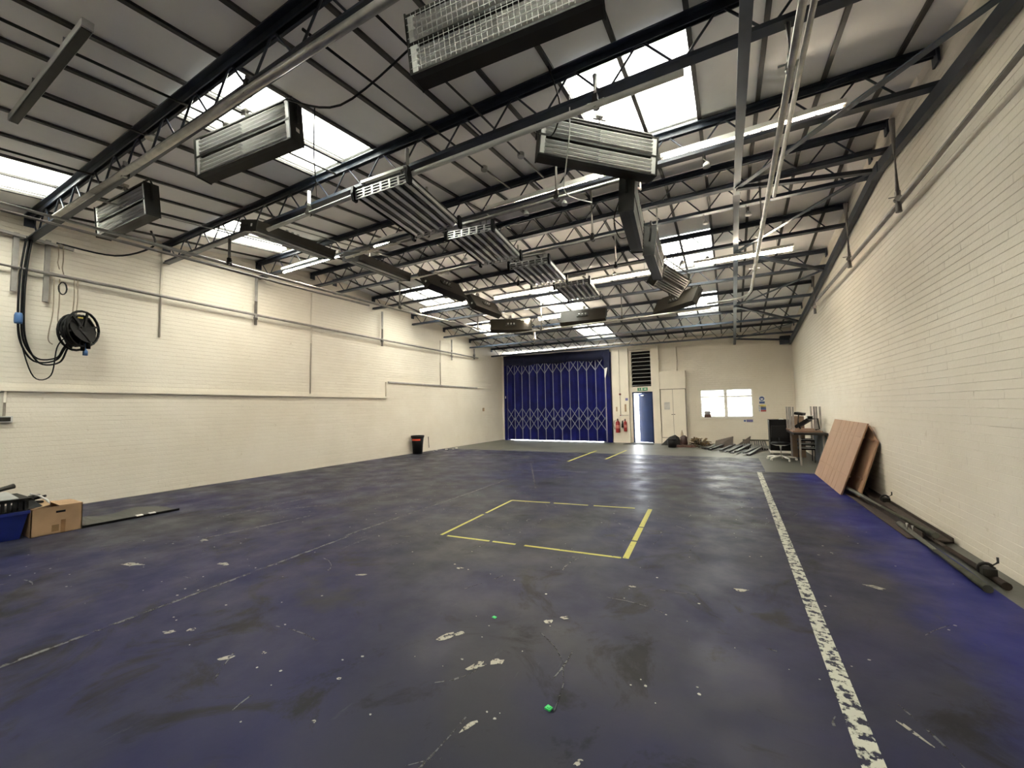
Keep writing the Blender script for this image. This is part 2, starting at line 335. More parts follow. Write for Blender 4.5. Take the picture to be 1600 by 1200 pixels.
def brick_wall(wall, x, s, y0, y1):
    """s=+1: faces +x. Bricks stand a few millimetres proud of the mortar plane, uneven"""
    g0 = brick_mesh(); me = g0.mesh('brick', MATS['painted_brick']); cells = []
    for k in range(int(5.2/BH)):
        rt = [random.choice((-.008, 0., 0., .006, .012, .03)) for _ in range(20)]
        z = (k+.5)*BH; o = (k % 2)*BL/2+random.uniform(-.01, .01); n = int((y1-y0)/BL)
        for i in range(n):
            y = y0+o+(i+.5)*BL
            if y > y1-BL*.45 or z > cz(x, y)-.03: continue
            q = proj((x, y, z)); vis = q is not None and -40 < q[0] < 1640 and -40 < q[1] < 1240
            cells.append((q[2] if vis else 99, y, z, rt[(i+k*3)//5 % len(rt)] if i % 7 else 0.))
    cells.sort(); st = G()
    for i, (c, y, z, tl) in enumerate(cells):
        pr = random.uniform(-.0010, .0004); ti = s*tl+random.uniform(-.008, .008); tj = random.uniform(-.001, .001)
        X, Y = Vector((0, s, 0)), Vector((0, 0, 1)); Z = Vector((s, 0, 0))
        R = Matrix.Rotation(ti, 3, 'Y') @ Matrix.Rotation(tj, 3, 'Z')
        M = basis((x+s*pr, y, z), R @ X, R @ Y, R @ Z)
        if i < 300: inst('brick', me, M, wall)
        else:
            b = len(st.v); st.v += [tuple(M @ Vector(p)) for p in g0.v]; st.f += [tuple(b+k for k in f) for f in g0.f]; st.sm += [False]*5
    put('brick_courses', st, MATS['painted_brick'], wall)['kind'] = 'stuff'
brick_wall(wl, XL, 1, -.6, YB)
brick_wall(wr, XR, -1, .9, YB)
# back wall pieced round its openings
OPEN = [(-8.95, -4.62, 0, 3.38), (-3.42, -2.64, 0, 1.99), (-3.42, -2.68, 2.2, 3.6), (-.98, .69, .97, 1.99)]
def wall_cells(x0, x1, z0, z1, y0, y1):
    xs = sorted({x0, x1, *[v for o in OPEN for v in o[:2]]}); zs = sorted({z0, z1, *[v for o in OPEN for v in o[2:]]}); g = G()
    for a, b in zip(xs, xs[1:]):
        for c, d in zip(zs, zs[1:]):
            if not any(o[0]-1e-4 <= a and b <= o[1]+1e-4 and o[2]-1e-4 <= c and d <= o[3]+1e-4 for o in OPEN): g.box(a, b, y0, y1, c, d)
    return g
wb = struct('wall_back', wall_cells(XL, XR, 0, cz(XR, YB), YB, YB+.28), MATS['painted_brick_far'])
put('pilaster', G().box(-4.16, -3.52, YB-.14, YB, 0, 3.75), CREAM, wb)
put('pilaster', G().box(-2.62, -2.36, YB-.14, YB, 0, 3.75), CREAM, wb)
put('lintel_band', G().box(-4.3, XR, YB-.05, YB, 3.66, 3.98), CREAM, wb)
put('conduit', G().tube([(-3.86, YB-.155, 3.7), (-3.86, YB-.155, 1.1), (-3.86, YB-.155, 1.1)], .008, 6), GREYP, wb)
put('conduit', G().tube([(-3.84, YB-.155, 1.08), (-3.54, YB-.155, 1.08)], .008, 6), GREYP, wb)
put('conduit', G().tube([(-1.72, YB-.02, 3.65), (-1.72, YB-.02, 2.72)], .012, 6), CREAM, wb)
# ------------------------------------------------------------------ ceiling boards, strips, rooflights
ceil = struct('ceiling')
XK = [-.17-.59*k for k in range(-4, 17)]; XK.sort(); XK[0] = XL-.24; XK[-1] = XR+.24
YK = sorted([YF-.24, YB+.27, YR]+JY)
SKYL = []
for (a, b), bays in (((-1.35, -.17), (2, 4, 9, 11)), ((-4.89, -3.71), (1, 3, 10, 12)), ((-8.43, -7.25), (2, 4, 9, 11))):
    for n in bays: SKYL.append((a, b, n))
deck = G(); pmesh = {}; smesh = {}
def slope(y): return SL if y < YR else -SL
for j, (y0, y1) in enumerate(zip(YK, YK[1:])):
    ym = (y0+y1)/2; sy = slope(ym)
    ex = Vector((1, 0, -DR)).normalized(); ey = Vector((0, 1, sy)).normalized(); ez = ex.cross(ey)
    for x0, x1 in zip(XK, XK[1:]):
        xm = (x0+x1)/2
        if any(a-.01 < xm < b+.01 and j == n for a, b, n in SKYL): continue
        p = [(x0, y0), (x1, y0), (x1, y1), (x0, y1)]
        deck.hexa([(x, y, cz(x, y)+.03) for x, y in p]+[(x, y, cz(x, y)+.13) for x, y in p])
        key = (round(x1-x0, 3), round(y1-y0, 3))
        if key not in pmesh:
            a, b = key[0]/2-.006, key[1]/2-.003; pmesh[key] = G().box(-a, a, -b, b, 0, .028).mesh('panel', PANEL)
        inst('panel', pmesh[key], basis((xm, ym, cz(xm, ym)), ex, ey, ez), ceil)
put('roof_deck', deck, DECK, ceil)
for x in XK[1:-1]:
    for y0, y1 in ((YF, YR), (YR, YB)):
        put('cover_strip', G().bar((x, y0, cz(x, y0)-.012), (x, y1, cz(x, y1)-.012), .042, .03), STRIP, ceil)
wn = 2
for a, b, n in SKYL:
    y0, y1 = YK[n]+.02, YK[n+1]-.02; xm = (a+b)/2
    wo = struct(f'window_{wn}'); wn += 1
    for p, q in ((a+.015, xm-.012), (xm+.012, b-.015)):
        c = [(p, y0), (q, y0), (q, y1), (p, y1)]
        put('rooflight_pane', G().hexa([(x, y, cz(x, y)+.09) for x, y in c]+[(x, y, cz(x, y)+.096) for x, y in c]), SKYG, wo)
    fr = G()
    for u, v in (((a, y0), (b, y0)), ((a, y1), (b, y1)), ((a, y0), (a, y1)), ((b, y0), (b, y1)), ((xm, y0), (xm, y1))):
        fr.bar((*u, cz(*u)+.06), (*v, cz(*v)+.06), .03, .05)
    put('glazing_frame', fr, LGREY, wo)
    L = bpy.data.lights.new('daylight_portal', 'AREA'); L.shape = 'RECTANGLE'; L.size = b-a; L.size_y = y1-y0; L.cycles.is_portal = True
    lo = bpy.data.objects.new('daylight_portal', L); COL.objects.link(lo); lo.location = (xm, (y0+y1)/2, cz(xm, (y0+y1)/2)+.12)
    lo.rotation_euler = (math.atan(slope((y0+y1)/2)), 0, 0)
for cx_, cz_, sx_, sz_ in ((-.145, 1.48, 1.67, 1.02), (-3.3, 1.0, .25, 1.98)):
    L = bpy.data.lights.new('daylight_portal', 'AREA'); L.shape = 'RECTANGLE'; L.size = sx_; L.size_y = sz_; L.cycles.is_portal = True
    lo = bpy.data.objects.new('daylight_portal', L); COL.objects.link(lo); lo.location = (cx_, YB+.27, cz_); lo.rotation_euler = (-math.pi/2, 0, 0)
# ------------------------------------------------------------------ lattice joists
JD = .42
def joist(y, n):
    x0, x1 = XL+.02, XR-.02; t = .05
    r = thing('roof_joist', f'dark blue steel lattice roof joist, {ORD[n]} counted from the wall with the blue shutter', 'roof joist', (XL+.1, y, cz(XL, y)-JD), 'lattice joists across the roof')
    def P(x, d): return Vector((x, y, cz(x, y)-d))
    g = G().bar(P(x0, t), P(x1, t), .15, .014)
    for s in (-1, 1): g.bar(P(x0, t+.035)+Vector((0, s*.022, 0)), P(x1, t+.035)+Vector((0, s*.022, 0)), .010, .06)
    put('top_chord', g, STEEL, r)
    g = G().bar(P(x0, JD), P(x1, JD), .10, .012)
    for s in (-1, 1): g.bar(P(x0, JD-.028)+Vector((0, s*.020, 0)), P(x1, JD-.028)+Vector((0, s*.020, 0)), .009, .05)
    put('bottom_chord', g, STEEL2 if n in (1, 2, 5) else STEEL, r)
    pts = []; x = x0+.12; k = 0; pit = .31
    while x < x1-.1:
        d = t+.055 if k % 2 == 0 else JD-.03
        pts += [P(x-.035, d), P(x+.035, d)]; x += pit; k += 1
    put('web_bar', G().tube(pts, .0105, 6), STEEL, r)
    for xe in (x0, x1):
        put('bearing_block', G().box(xe-.02 if xe > 0 else xe, xe if xe > 0 else xe+.02, y-.06, y+.06, cz(xe, y)-.2, cz(xe, y)-.05), STEEL, r)
for n, y in enumerate(reversed(JY)): joist(y, n)
# ------------------------------------------------------------------ rafter lines and wind bracing on the right
def rz(x, y): return cz(x, y)-JD-.03
def rafter(name, x, wd, ht, label, y0=YF+.02, y1=YB-.04, dz=0.):
    r = thing(name, label, 'rafter', (x, YR, rz(x, YR)+dz))
    for a, b in ((y0, YR), (YR, y1)): put('rafter_length', G().bar((x, a, rz(x, a)+dz), (x, b, rz(x, b)+dz), wd, ht), STEEL2 if wd > .07 else STEEL, r)
    put('ridge_plate', G().box(x-wd/2-.006, x+wd/2+.006, YR-.14, YR+.14, rz(x, YR)+dz-ht/2-.012, rz(x, YR)+dz+ht/2-.005), STEEL, r)
    return r
rafter('gable_rafter', XR-.055, .07, .13, 'dark blue steel rafter following the roof pitch along the right brick wall', dz=-.07)
rafter('tie_bar', .22, .085, .016, 'flat dark blue tie bar under the joists, joined to the wall rafter by diagonals')
BN = [3.9, 6.9, 10.2, 13.9, 16.0]; RN = [6.4, 8.7, 11.9, 15.35]
seq = [(XR-.09, BN[0]), (.22, RN[0]), (XR-.09, BN[1]), (.22, RN[1]), (XR-.09, BN[2]), (.22, RN[2]), (XR-.09, BN[3]), (.22, RN[3]), (XR-.09, BN[4])]
for i, (a, b) in enumerate(zip(seq, seq[1:])):
    za, zb = rz(*a)-.02, rz(*b)-.02
    solo('bracing_bar', G().bar((*a, za), (*b, zb), .07, .05 if i % 2 else .014), STEEL2 if i % 2 == 0 else STEEL, f'dark steel diagonal brace between tie bar and right wall rafter, {ORD[7-i]} from the shutter wall', 'brace', 'diagonal roof braces')
solo('black_bracket', G().box(1.55, 1.84, 15.95, 16.2, 3.42, 3.68), STEEL, 'black steel box bracket in the corner under the right wall rafter', 'bracket')
# ------------------------------------------------------------------ lighting-grid pipes
def clamp(g, p, r=.05):
    p = Vector(p); g.tube([p-Vector((0, .03, 0)), p+Vector((0, .03, 0))], r, 8); g.box(p.x-.02, p.x+.02, p.y-.025, p.y+.025, p.z-.01, p.z+.09); g.tube([p+Vector((-.08, 0, .03)), p+Vector((.08, 0, .03))], .008, 5)
def pipe(name, pts, r, m, label, drops=(), cat='pipe', ccol=None, group=None):
    t = thing(name, label, cat, pts[0], group)
    put('pipe_run', G().tube(pts, r, 10), m, t)
    for x, y, z0, z1 in drops:
        put('hanger_tube', G().tube([(x, y, z0), (x, y, z1)], .022 if name != 'scaffold_pipe' else .03, 8), m, t)
        g = G(); clamp(g, (x, y, z0+(.03 if name == 'grid_pipe' else .15)), .036); put('pipe_clamp', g, ccol or DULL, t)
    return t
PZ = 3.87
pipe('grid_pipe', [(-7.25, -.4, PZ), (-7.15, 2.2, PZ), (-7.1, 4.3, PZ), (-6.95, 7.2, PZ), (-6.55, 10.6, PZ)], .026, GALV, 'long galvanised lighting pipe hung beside the left wall', [(-7.1, 3.44, PZ-.02, 4.33), (-6.96, 7.15, PZ-.02, 4.62), (-6.7, 10.2, PZ-.02, 4.3)])
solo('grid_pipe', G().tube([(-7.33, -.4, PZ-.06), (-7.22, 2.2, PZ-.06), (-7.18, 4.3, PZ-.06), (-7.06, 6.3, PZ-.06)], .022, 8), GREYP, 'shorter second pipe strapped along the left lighting pipe', 'pipe')
arc = [(.5, 9.2, PZ), (.5, 9.9, PZ), (.46, 10.25, PZ), (.34, 10.5, PZ), (.1, 10.62, PZ), (-.4, 10.68, PZ)]
pipe('grid_pipe', [(.5, .6, PZ), (.5, 3., PZ), (.5, 6., PZ)]+arc, .026, GALV, 'long galvanised lighting pipe near the right wall with a curved far end', [(.5, 3.44, PZ-.02, 4.25), (.5, 6.49, PZ-.02, 4.58), (.5, 8.5, PZ-.02, 4.4), (.5, 1.74, PZ-.02, 4.08)], ccol=ALU)
solo('grid_pipe', G().tube([(.57, .6, PZ+.04), (.57, 3., PZ+.04), (.57, 5.6, PZ+.03)], .02, 8), GALV, 'thin conduit clipped beside the right lighting pipe', 'pipe')
pipe('grid_pipe', [(-6.62, 10.55, 3.70), (-4.9, 10.6, 3.70), (-2.1, 10.5, 3.70), (-.3, 10.4, 3.70)], .026, GALV, 'galvanised lighting pipe carrying the film lights turned to the shutter wall', [(-4.75, 10.6, 3.68, 4.62), (-2.4, 10.52, 3.68, 4.62)])
pipe('grid_pipe', [(-7.6, 1.62, 4.02), (-5.2, 1.66, 4.0), (-2.9, 1.7, 4.0), (-.4, 1.75, 4.0)], .032, GALV, 'thick galvanised pipe carrying the stickered film light and the one near the reel', [(-5.6, 1.68, 3.98, 4.15), (-3.3, 1.7, 3.98, 4.13)])
pipe('grid_pipe', [(-5.6, 3.2, 4.0), (-3.5, 3.2, 4.0), (-2.0, 3.22, 4.0), (-.2, 3.25, 4.0)], .028, LGREY, 'pale pipe under the joist carrying the first flat film light', [(-4.7, 3.2, 3.98, 4.3), (-3.0, 3.2, 3.98, 4.3), (-.9, 3.25, 3.98, 4.28)])
pipe('grid_pipe', [(-5.7, 4.58, 4.07), (-3.2, 4.58, 4.06), (-.7, 4.58, 4.05)], .024, GALV, 'thin pipe beneath the lit tubes above the second flat film light', [(-3.9, 4.58, 4.03, 4.85), (-1.8, 4.58, 4.03, 4.83)])
pipe('grid_pipe', [(-5.9, 6.07, 4.1), (-3.2, 6.07, 4.08), (-.9, 6.07, 4.08)], .022, GALV, 'thin pipe above the third flat film light', [(-3.9, 6.07, 4.05, 5.0), (-1.8, 6.07, 4.05, 4.95)])
pipe('grid_pipe', [(-5.9, 7.55, 4.1), (-3.2, 7.55, 4.09), (-.9, 7.55, 4.09)], .022, GALV, 'thin pipe above the fourth flat film light', [(-3.9, 7.55, 4.06, 4.98), (-1.8, 7.55, 4.06, 4.95)])
# wall pipes
wp = pipe('scaffold_pipe', [(XL+.12, -.6, 3.68), (XL+.12, 2., 3.66), (XL+.12, 7., 3.61), (XL+.12, 14.06, 3.58)], .026, GREYP, 'grey scaffold pipe running along the left brick wall', [(XL+.12, y, z, cz(XL, y)-JD) for y, z in ((5.05, 3.4), (8.76, 3.4), (12.24, 3.31), (13.77, 3.5))], ccol=GREYP)
wp2 = pipe('scaffold_pipe', [(XR-.12, .2, 3.73), (XR-.12, 5.9, 3.66), (XR-.12, 11.0, 3.69)], .028, GREYP, 'grey scaffold pipe running along the right brick wall', [(XR-.15, y, z, cz(XR, y)-.28) for y, z in ((5.9, 3.53), (8.0, 3.54), (11.0, 3.41))], ccol=GREYP)
for x, y, s in ((XR-.18, 5.14, 0), (XR-.18, 8.5, 0)):
    pass
# droppers from the left wall's near end
for i, (y, z0, z1) in enumerate(((1.61, 3.31, 4.2), (1.93, 3.22, 4.2))):
    solo('steel_strut', G().bar((XL+.06, y, z0), (XL+.06, y, z1), .055, .055, (1, 0, 0)), GREYP, ['grey steel strut on the left wall beside the black cables', 'grey steel strut on the left wall beside the hanging ropes'][i], 'strut')
solo('strut_arm', G().bar((XL+.12, 1.25, 4.17), (XL+.1, 2.2, 4.13), .06, .04), GREYP, 'rusty horizontal bar across the top of two wall struts', 'bar')
# ------------------------------------------------------------------ fluorescent battens
def batten(x0, x1, y, z, label):
    xm = (x0+x1)/2; t = thing('fluorescent_light', label, 'ceiling light', (xm, y, z), 'lit fluorescent battens')
    L = (x1-x0)/2
    put('batten_body', G().box(-L, L, -.055, .055, .02, .07), WHITE, t, True)
    put('lamp_tube', G().tube([(-L+.03, 0, -.02), (L-.03, 0, -.02)], .019, 10), TUBE, t, True)
    for s in (-1, 1): put('lamp_holder', G().box(s*(L-.015)-.012, s*(L-.015)+.012, -.022, .022, -.045, .03), WHITE, t, True)
    zt = cz(xm, y)-JD-z
    for s in (-1, 1): put('hanger', G().tube([(s*L*.7, 0, .085), (s*L*.7, 0, max(.1, zt+.02))], .006, 5), GALV, t, True)
    return t
R1 = [(-.62, 1.18), (-3.18, -1.32), (-5.65, -3.82), (-8.4, -6.55)]
R2 = [(-.52, 1.12), (-2.95, -1.2), (-5.15, -3.45), (-7.6, -5.95)]
R3 = [(-5.0, -3.3), (-7.0, -5.3)]
for i, (a, b) in enumerate(R1): batten(a, b, 5.14, 4.46-.0*i+.01*i, f'lit fluorescent batten, {ORD[i]} from the right wall on the row nearer the yellow square')
for i, (a, b) in enumerate(R2): batten(a, b, 8.6, 4.2+.015*i, f'lit fluorescent batten, {ORD[i]} from the right wall on the middle row past the ridge')
for i, (a, b) in enumerate(R3): batten(a, b, 10.95, 4.12, f'lit fluorescent batten behind the back-turned film lights, {ORD[i]} from the right')
# unlit batten over the front left
t = thing('unlit_batten', 'unlit bare fluorescent batten hung beneath the ceiling near the front left', 'ceiling light', (-4.9, .95, 4.22))
put('batten_body', G().box(-5.86, -3.95, .92, .985, 4.22, 4.28), LGREY, t); put('lamp_recess', G().box(-5.84, -3.97, .925, .98, 4.212, 4.22), DULL, t)
for x in (-5.3, -4.5): put('hanger', G().tube([(x, .96, 4.29), (x, .96, 4.46)], .01, 5), GALV, t)
# conduits along the slope
for i, (x, y0, y1, d) in enumerate(((-5.35, -2.5, 3.0, .10), (-4.45, -2.5, 3.4, .12), (-2.75, 1.8, 5.1, .14), (-2.2, 1.8, 5.1, .13), (-6.6, -2.5, 1.7, .2), (-7.0, 1.8, 5.1, .35), (-6.2, 3.4, 6.4, .3))):
    g = G().tube([(x, y0, cz(x, y0)-d), (x+.03, (y0+y1)/2, cz(x, (y0+y1)/2)-d-.02), (x, y1, cz(x, y1)-d)], .012, 6)
    ym = y0+(y1-y0)*.78; t = thing('roof_conduit', f'thin conduit running under the ceiling boards, {ORD[i]} of the loose runs', 'conduit', (x, y0, cz(x, y0)-d), 'conduit runs under the roof')
    t['label'] = ['dark conduit under the ceiling crossing above the unlit batten, nearer the left wall', 'dark conduit under the ceiling crossing above the unlit batten, reaching the pale pipe', 'dark conduit with round box above the first flat film light, left of two', 'dark conduit with round box above the first flat film light, right of two', 'dark conduit under the ceiling ending at the joist near the left front rooflight', 'pale conduit slung low beside the film light nearest the cable reel', 'pale conduit slung low above the film lights turned to the left wall'][i]
    put('conduit_run', g, GALV if i in (5, 6) else DULL, t); put('junction_box', G().lathe([(.0, 0), (.045, 0), (.045, .05), (0, .05)], (x+.01, ym, cz(x, ym)-d-.035), 10), GALV, t)
# ------------------------------------------------------------------ film light banks (local: tubes along x, face -y, up z)
def make_bank(guard):
    W, Hh = .625, .21
    r = thing('film_light', 'x', 'film light', (0, 0, 0), 'eight-tube film light banks')
    hb = put('housing', G().box(-W, W, .035, .14, -Hh, Hh), BRONZE, r, True)
    put('back_bracket', G().box(-.16, .16, .14, .158, -.05, .05), DULL, hb, True)
    g = G()
    for x in (-.09, 0, .09): g.tube([(x, .158, 0), (x, .20, 0)], .02, 8)
    put('bracket_knobs', g, ALU, hb, True)
    put('reflector', G().box(-W+.02, W-.02, .026, .034, -Hh+.012, Hh-.012), REFL, r, True)
    g = G().box(-W, W, -.012, .036, Hh-.014, Hh).box(-W, W, -.012, .036, -Hh, -Hh+.014).box(-W, W, -.012, .03, -.010, .010)
    put('frame_rails', g, DULL, r, True)
    for s in (-1, 1):
        put('end_plate', G().box(s*W-.012*(s < 0), s*W+.012*(s > 0), -.02, .145, -Hh-.006, Hh+.006), DULL, r, True)
        put('lamp_holders', G().box(s*(W-.03)-.025, s*(W-.03)+.025, -.008, .03, -Hh+.014, Hh-.014), LGREY, r, True)
    for k in range(8):
        z = -.178+.042*(k % 4)+(.0 if k < 4 else .215)
        put('lamp_tube', G().tube([(-W+.05, .0, z), (W-.05, .0, z)], .0165, 8), TUBEW, r, True)
    if guard:
        g = G()
        for h0, h1 in ((-Hh+.01, -.008), (.008, Hh-.01)):
            for i in range(33): x = -W+.04+i*(2*W-.08)/32; g.bar((x, -.022, h0), (x, -.022, h1), .0022, .0022, (1, 0, 0))
            for j in range(4): z = h0+(h1-h0)*(j+.5)/4; g.bar((-W, -.022, z), (W, -.022, z), .0022, .0022)
        put('wire_guard', g, LGREY, r, True)
    yk = [(-W-.03, .06, -.02), (-W-.03, .06, .2), (-W+.03, .07, .29), (W-.03, .07, .29), (W+.03, .06, .2), (W+.03, .06, -.02)]
    put('yoke', G().tube(yk, .012, 6), DULL, r, True)
    g = G().tube([(0, .07, .28), (0, .07, .40)], .014, 6); g.box(-.035, .035, .04, .10, .36, .43); g.tube([(-.07, .07, .34), (.07, .07, .34)], .01, 6)
    put('pipe_hook', g, GALV, r, True)
    return r
BK = {True: make_bank(True), False: make_bank(False)}
used = {True: False, False: False}
def bank(c, yaw, tilt, label, guard=False, roll=0.):
    """yaw: turn about the vertical of a bank that faces -y; tilt>0 noses the face down"""
    r = BK[guard] if not used[guard] else dup(BK[guard]); used[guard] = True; r['label'] = label
    M = Matrix.Rotation(yaw, 4, 'Z') @ Matrix.Rotation(roll, 4, 'Y') @ Matrix.Rotation(tilt, 4, 'X'); r.rotation_euler = M.to_euler(); r.location = c
    if guard is False and c[1] > 4:
        jy = min(JY, key=lambda v: abs(v-c[1])); top = Vector((c[0], jy, cz(c[0], jy)-JD+.01)); T = Matrix.Translation(c) @ M
        a = T @ Vector((0, .07, .40)); I = T.inverted()
        put('drop_rod', G().tube([I @ a, I @ Vector((top.x, top.y, max(a.z, top.z-.25))), I @ top], .013, 6), GALV, r, True)
rad = math.radians
bank((-1.17, 2.04, 3.92), rad(10), rad(3), 'film light bank with wire guard facing the front, nearest the right pipe', True, -rad(5))
bank((-4.2, 2.12, 4.18), rad(11), 0., 'film light bank with white sticker on its end, hung under the thick pipe', False, -rad(6))
bank((-7.1, 2.1, 4.18), rad(5), rad(4), 'film light bank facing the front, nearest the left wall and cable reel', False, -rad(3))
bank((-1.06, 3.93, 4.10), rad(38), 0., 'film light bank turned askew under the bright rooflight by the pale pipe', False, rad(6))
put('sticker', G().box(.638, .6395, .05, .09, -.1, -.06), PAPER, [o for o in COL.objects if o.get('label', '').startswith('film light bank with white')][0], True)
PI = math.pi
for i, (x, y, z, t) in enumerate(((-5.95, 3.75, 4.05, 76), (-5.75, 5.35, 4.08, 78), (-5.48, 6.9, 4.10, 32), (-5.6, 8.75, 4.08, 32))):
    bank((x, y, z), -PI/2, rad(t), f'film light bank turned to the left brick wall, {ORD[3-i]} from the shutter end')
bank((-5.85, 10.75, 3.92), PI+rad(32), rad(32), 'film light bank turned to the blue shutter, standing cornerwise by the left pipe')
bank((-3.54, 10.8, 3.92), PI+rad(8), rad(34), 'film light bank turned square to the blue shutter, its brown back showing')
bank((-1.02, 10.5, 3.93), PI-rad(38), rad(30), 'film light bank turned to the far right corner, tilted on its yoke')
for i, (y, z, a, t) in enumerate(((4.9, 3.72, 6, 4), (6.5, 3.78, 3, 6), (8.2, 3.80, -14, 40))):
    bank((-.88, y, z), PI/2+rad(a), rad(t), f'film light bank turned to the right brick wall, {ORD[i]} counted from the askew bank')
# flat six-tube lights facing down
def make_flat():
    W, L = .35, .58
    r = thing('flat_film_light', 'x', 'film light', (0, 0, 0), 'flat six-tube film lights')
    put('housing', G().box(-W, W, -L, L, .045, .075), DULL, r, True)
    for k in range(6):
        x = -W+.058+k*(2*W-.116)/5
        tr = put('reflector_trough', G().prism([(x-.05, -L+.03, .045), (x-.02, -L+.03, .03), (x+.02, -L+.03, .03), (x+.05, -L+.03, .045)], (0, 2*L-.06, 0)), REFL, r, True)
        put('lamp_tube', G().tube([(x, -L+.03, .005), (x, L-.05, .005)], .022, 8), TUBEW, tr, True)
        put('fin', G().prism([(x+.055, -L+.03, .045), (x+.062, -L+.03, -.01), (x+.069, -L+.03, .045)], (0, 2*L-.06, 0)), ALU, r, True)
    for s in (-1, 1):
        g = G(); y = s*L
        for j in range(4): g.box(-W, W, y-.006, y+.006, -.03+j*.033, -.022+j*.033)
        for j in range(7): x = -W+j*2*W/6; g.box(x-.012, x+.012, y-.007, y+.007, -.03, .08)
        put('slotted_end', g, ALU, r, True)
        for q in (-1, 1): put('corner_bracket', G().prism([(q*W, y-.03, -.05), (q*W, y-.05, .03), (q*W, y-.03, .12), (q*W, y+.03, .12), (q*W, y+.05, .03), (q*W, y+.03, -.05)], (q*.03, 0, 0)), BLACK, r, True)
    for s in (-1, 1): put('side_rail', G().box(s*W-.006, s*W+.006, -L, L, -.005, .08), DULL, r, True)
    g = G().tube([(-W+.1, -L+.04, .08), (-W+.1, -L+.04, .17)], .01, 6).tube([(W-.1, -L+.04, .08), (W-.1, -L+.04, .17)], .01, 6).box(-W+.06, W-.06, -L+.02, -L+.06, .16, .19)
    put('hanger_bracket', g, GALV, r, True)
    return r
f0 = make_flat()
for i, (x, y, z, a) in enumerate(((-3.37, 3.67, 3.88, 8), (-3.2, 5.13, 3.9, 8), (-2.98, 6.62, 3.87, 6), (-2.75, 8.1, 3.88, 6))):
    r = f0 if i == 0 else dup(f0); r.location = (x, y, z); r.rotation_euler = (0, rad(-4 if i == 0 else -1), rad(a))
    r['label'] = f'flat six-tube film light facing down in the centre row, {ORD[i]} from the front'
# lamp spike hanging by the shutter
t = thing('pendant_spigot', 'pale telescopic lamp spigot hanging from the pipe before the blue shutter', 'spigot', (-5.0, 10.63, 3.4))
put('sleeve', G().lathe([(.03, .30), (.03, .18), (.045, .16), (.045, .08), (.07, .06), (.07, 0), (.0, 0)][::-1], (-5.0, 10.63, 3.42), 10), GALV, t); put('rod', G().tube([(-5., 10.63, 3.28), (-5., 10.63, 3.74)], .014, 6), GALV, t)
# loose black cables under the roof
def cable(name, pts, r, m, label, cat='cable', group=None):
    P = [Vector(p) for p in pts]; out = []
    for i in range(len(P)-1):
        p0, p1, p2, p3 = P[max(i-1, 0)], P[i], P[i+1], P[min(i+2, len(P)-1)]
        for k in range(6):
            t = k/6; out.append(.5*((2*p1)+(p2-p0)*t+(2*p0-5*p1+4*p2-p3)*t*t+(3*p1-p0-3*p2+p3)*t**3))
    out.append(P[-1]); return solo(name, G().tube(out, r, 6), m, label, cat, group)
cable('black_cable', [(-1.8, 2.0, 3.95), (-2.5, 1.95, 3.75), (-3.1, 1.9, 4.0)], .008, BLACK, 'black cable drooping from the guarded film light to the thick pipe')
cable('black_cable', [(-3.6, 2.5, 4.55), (-3.75, 2.6, 4.2), (-4.0, 2.8, 4.05), (-4.4, 3.1, 4.1)], .007, BLACK, 'black cable hanging in front of the left rooflight')
cable('black_cable', [(-1.35, 3.3, 4.6), (-1.3, 3.45, 4.3), (-1.45, 3.6, 4.15), (-1.6, 3.5, 4.2)], .008, BLACK, 'black cable dropping to the askew film light')
cable('black_cable', [(-1.2, 3.45, 4.4), (-1.2, 3.42, 4.0), (-1.25, 3.45, 3.72), (-1.5, 4.1, 3.8), (-1.45, 4.9, 4.05)], .006, LGREY, 'pale cable looping down over the face of the askew film light')
cable('black_cable', [(-9.2, 2.0, 4.16), (-8.6, 2.5, 4.0), (-7.8, 2.7, 4.05), (-7.3, 2.5, 4.1)], .014, BLACK, 'thick black cable swagged from the left wall struts to the film light')
cable('black_cable', [(-1.0, 4.5, 3.8), (-1.1, 4.6, 3.6), (-1.1, 4.9, 3.5), (-1.01, 5.2, 3.66)], .007, BLACK, 'black cable hanging beside the right-turned film lights')
# ------------------------------------------------------------------ left wall services
trim = struct('trim_1', G().box(XL+.006, XL+.05, -.5, 9.03, 1.82, 1.875), CREAM); trim['kind'] = 'structure'
struct('trim_2', G().box(XL+.006, XL+.05, 9.0, 9.06, 1.82, 2.32), CREAM)
struct('trim_3', G().box(XL+.006, XL+.04, 9.10, 14.1, 2.30, 2.345), mat('grey_trunking', (.35, .33, .31), .5))
struct('trim_4', G().box(XL+.006, XL+.03, 14.1, YB-.05, 2.32, 2.345), CREAM)
for y, z0, z1, n in ((6.47, 1.9, 4.5, 'white conduit dropping down the left wall to the trunking'), (11.68, 2.36, 4.0, 'thin conduit dropping down the left wall beyond the trunking step'), (3.38, 2.88, 4.5, 'short conduit on the left wall under a joist end'), (1.60, 1.45, 1.85, 'short conduit below the trunking above the wall socket')):
    solo('surface_conduit', G().tube([(XL+.02, y, z0), (XL+.02, y, z1)], .014, 6), CREAM, n, 'conduit')
t = thing('socket_outlet', 'grey double wall socket box low on the left wall', 'socket', (XL+.006, 1.58, 1.36)); put('back_box', G().box(XL+.006, XL+.05, 1.50, 1.68, 1.36, 1.45), LGREY, t); put('socket_face', G().box(XL+.05, XL+.055, 1.52, 1.66, 1.375, 1.435), DULL, t)
solo('connection_box', G().box(XL+.006, XL+.03, 14.54, 14.64, 1.34, 1.48), mat('tan_box', (.35, .24, .14), .6), 'small brown box on the left wall near the shutter corner', 'socket')
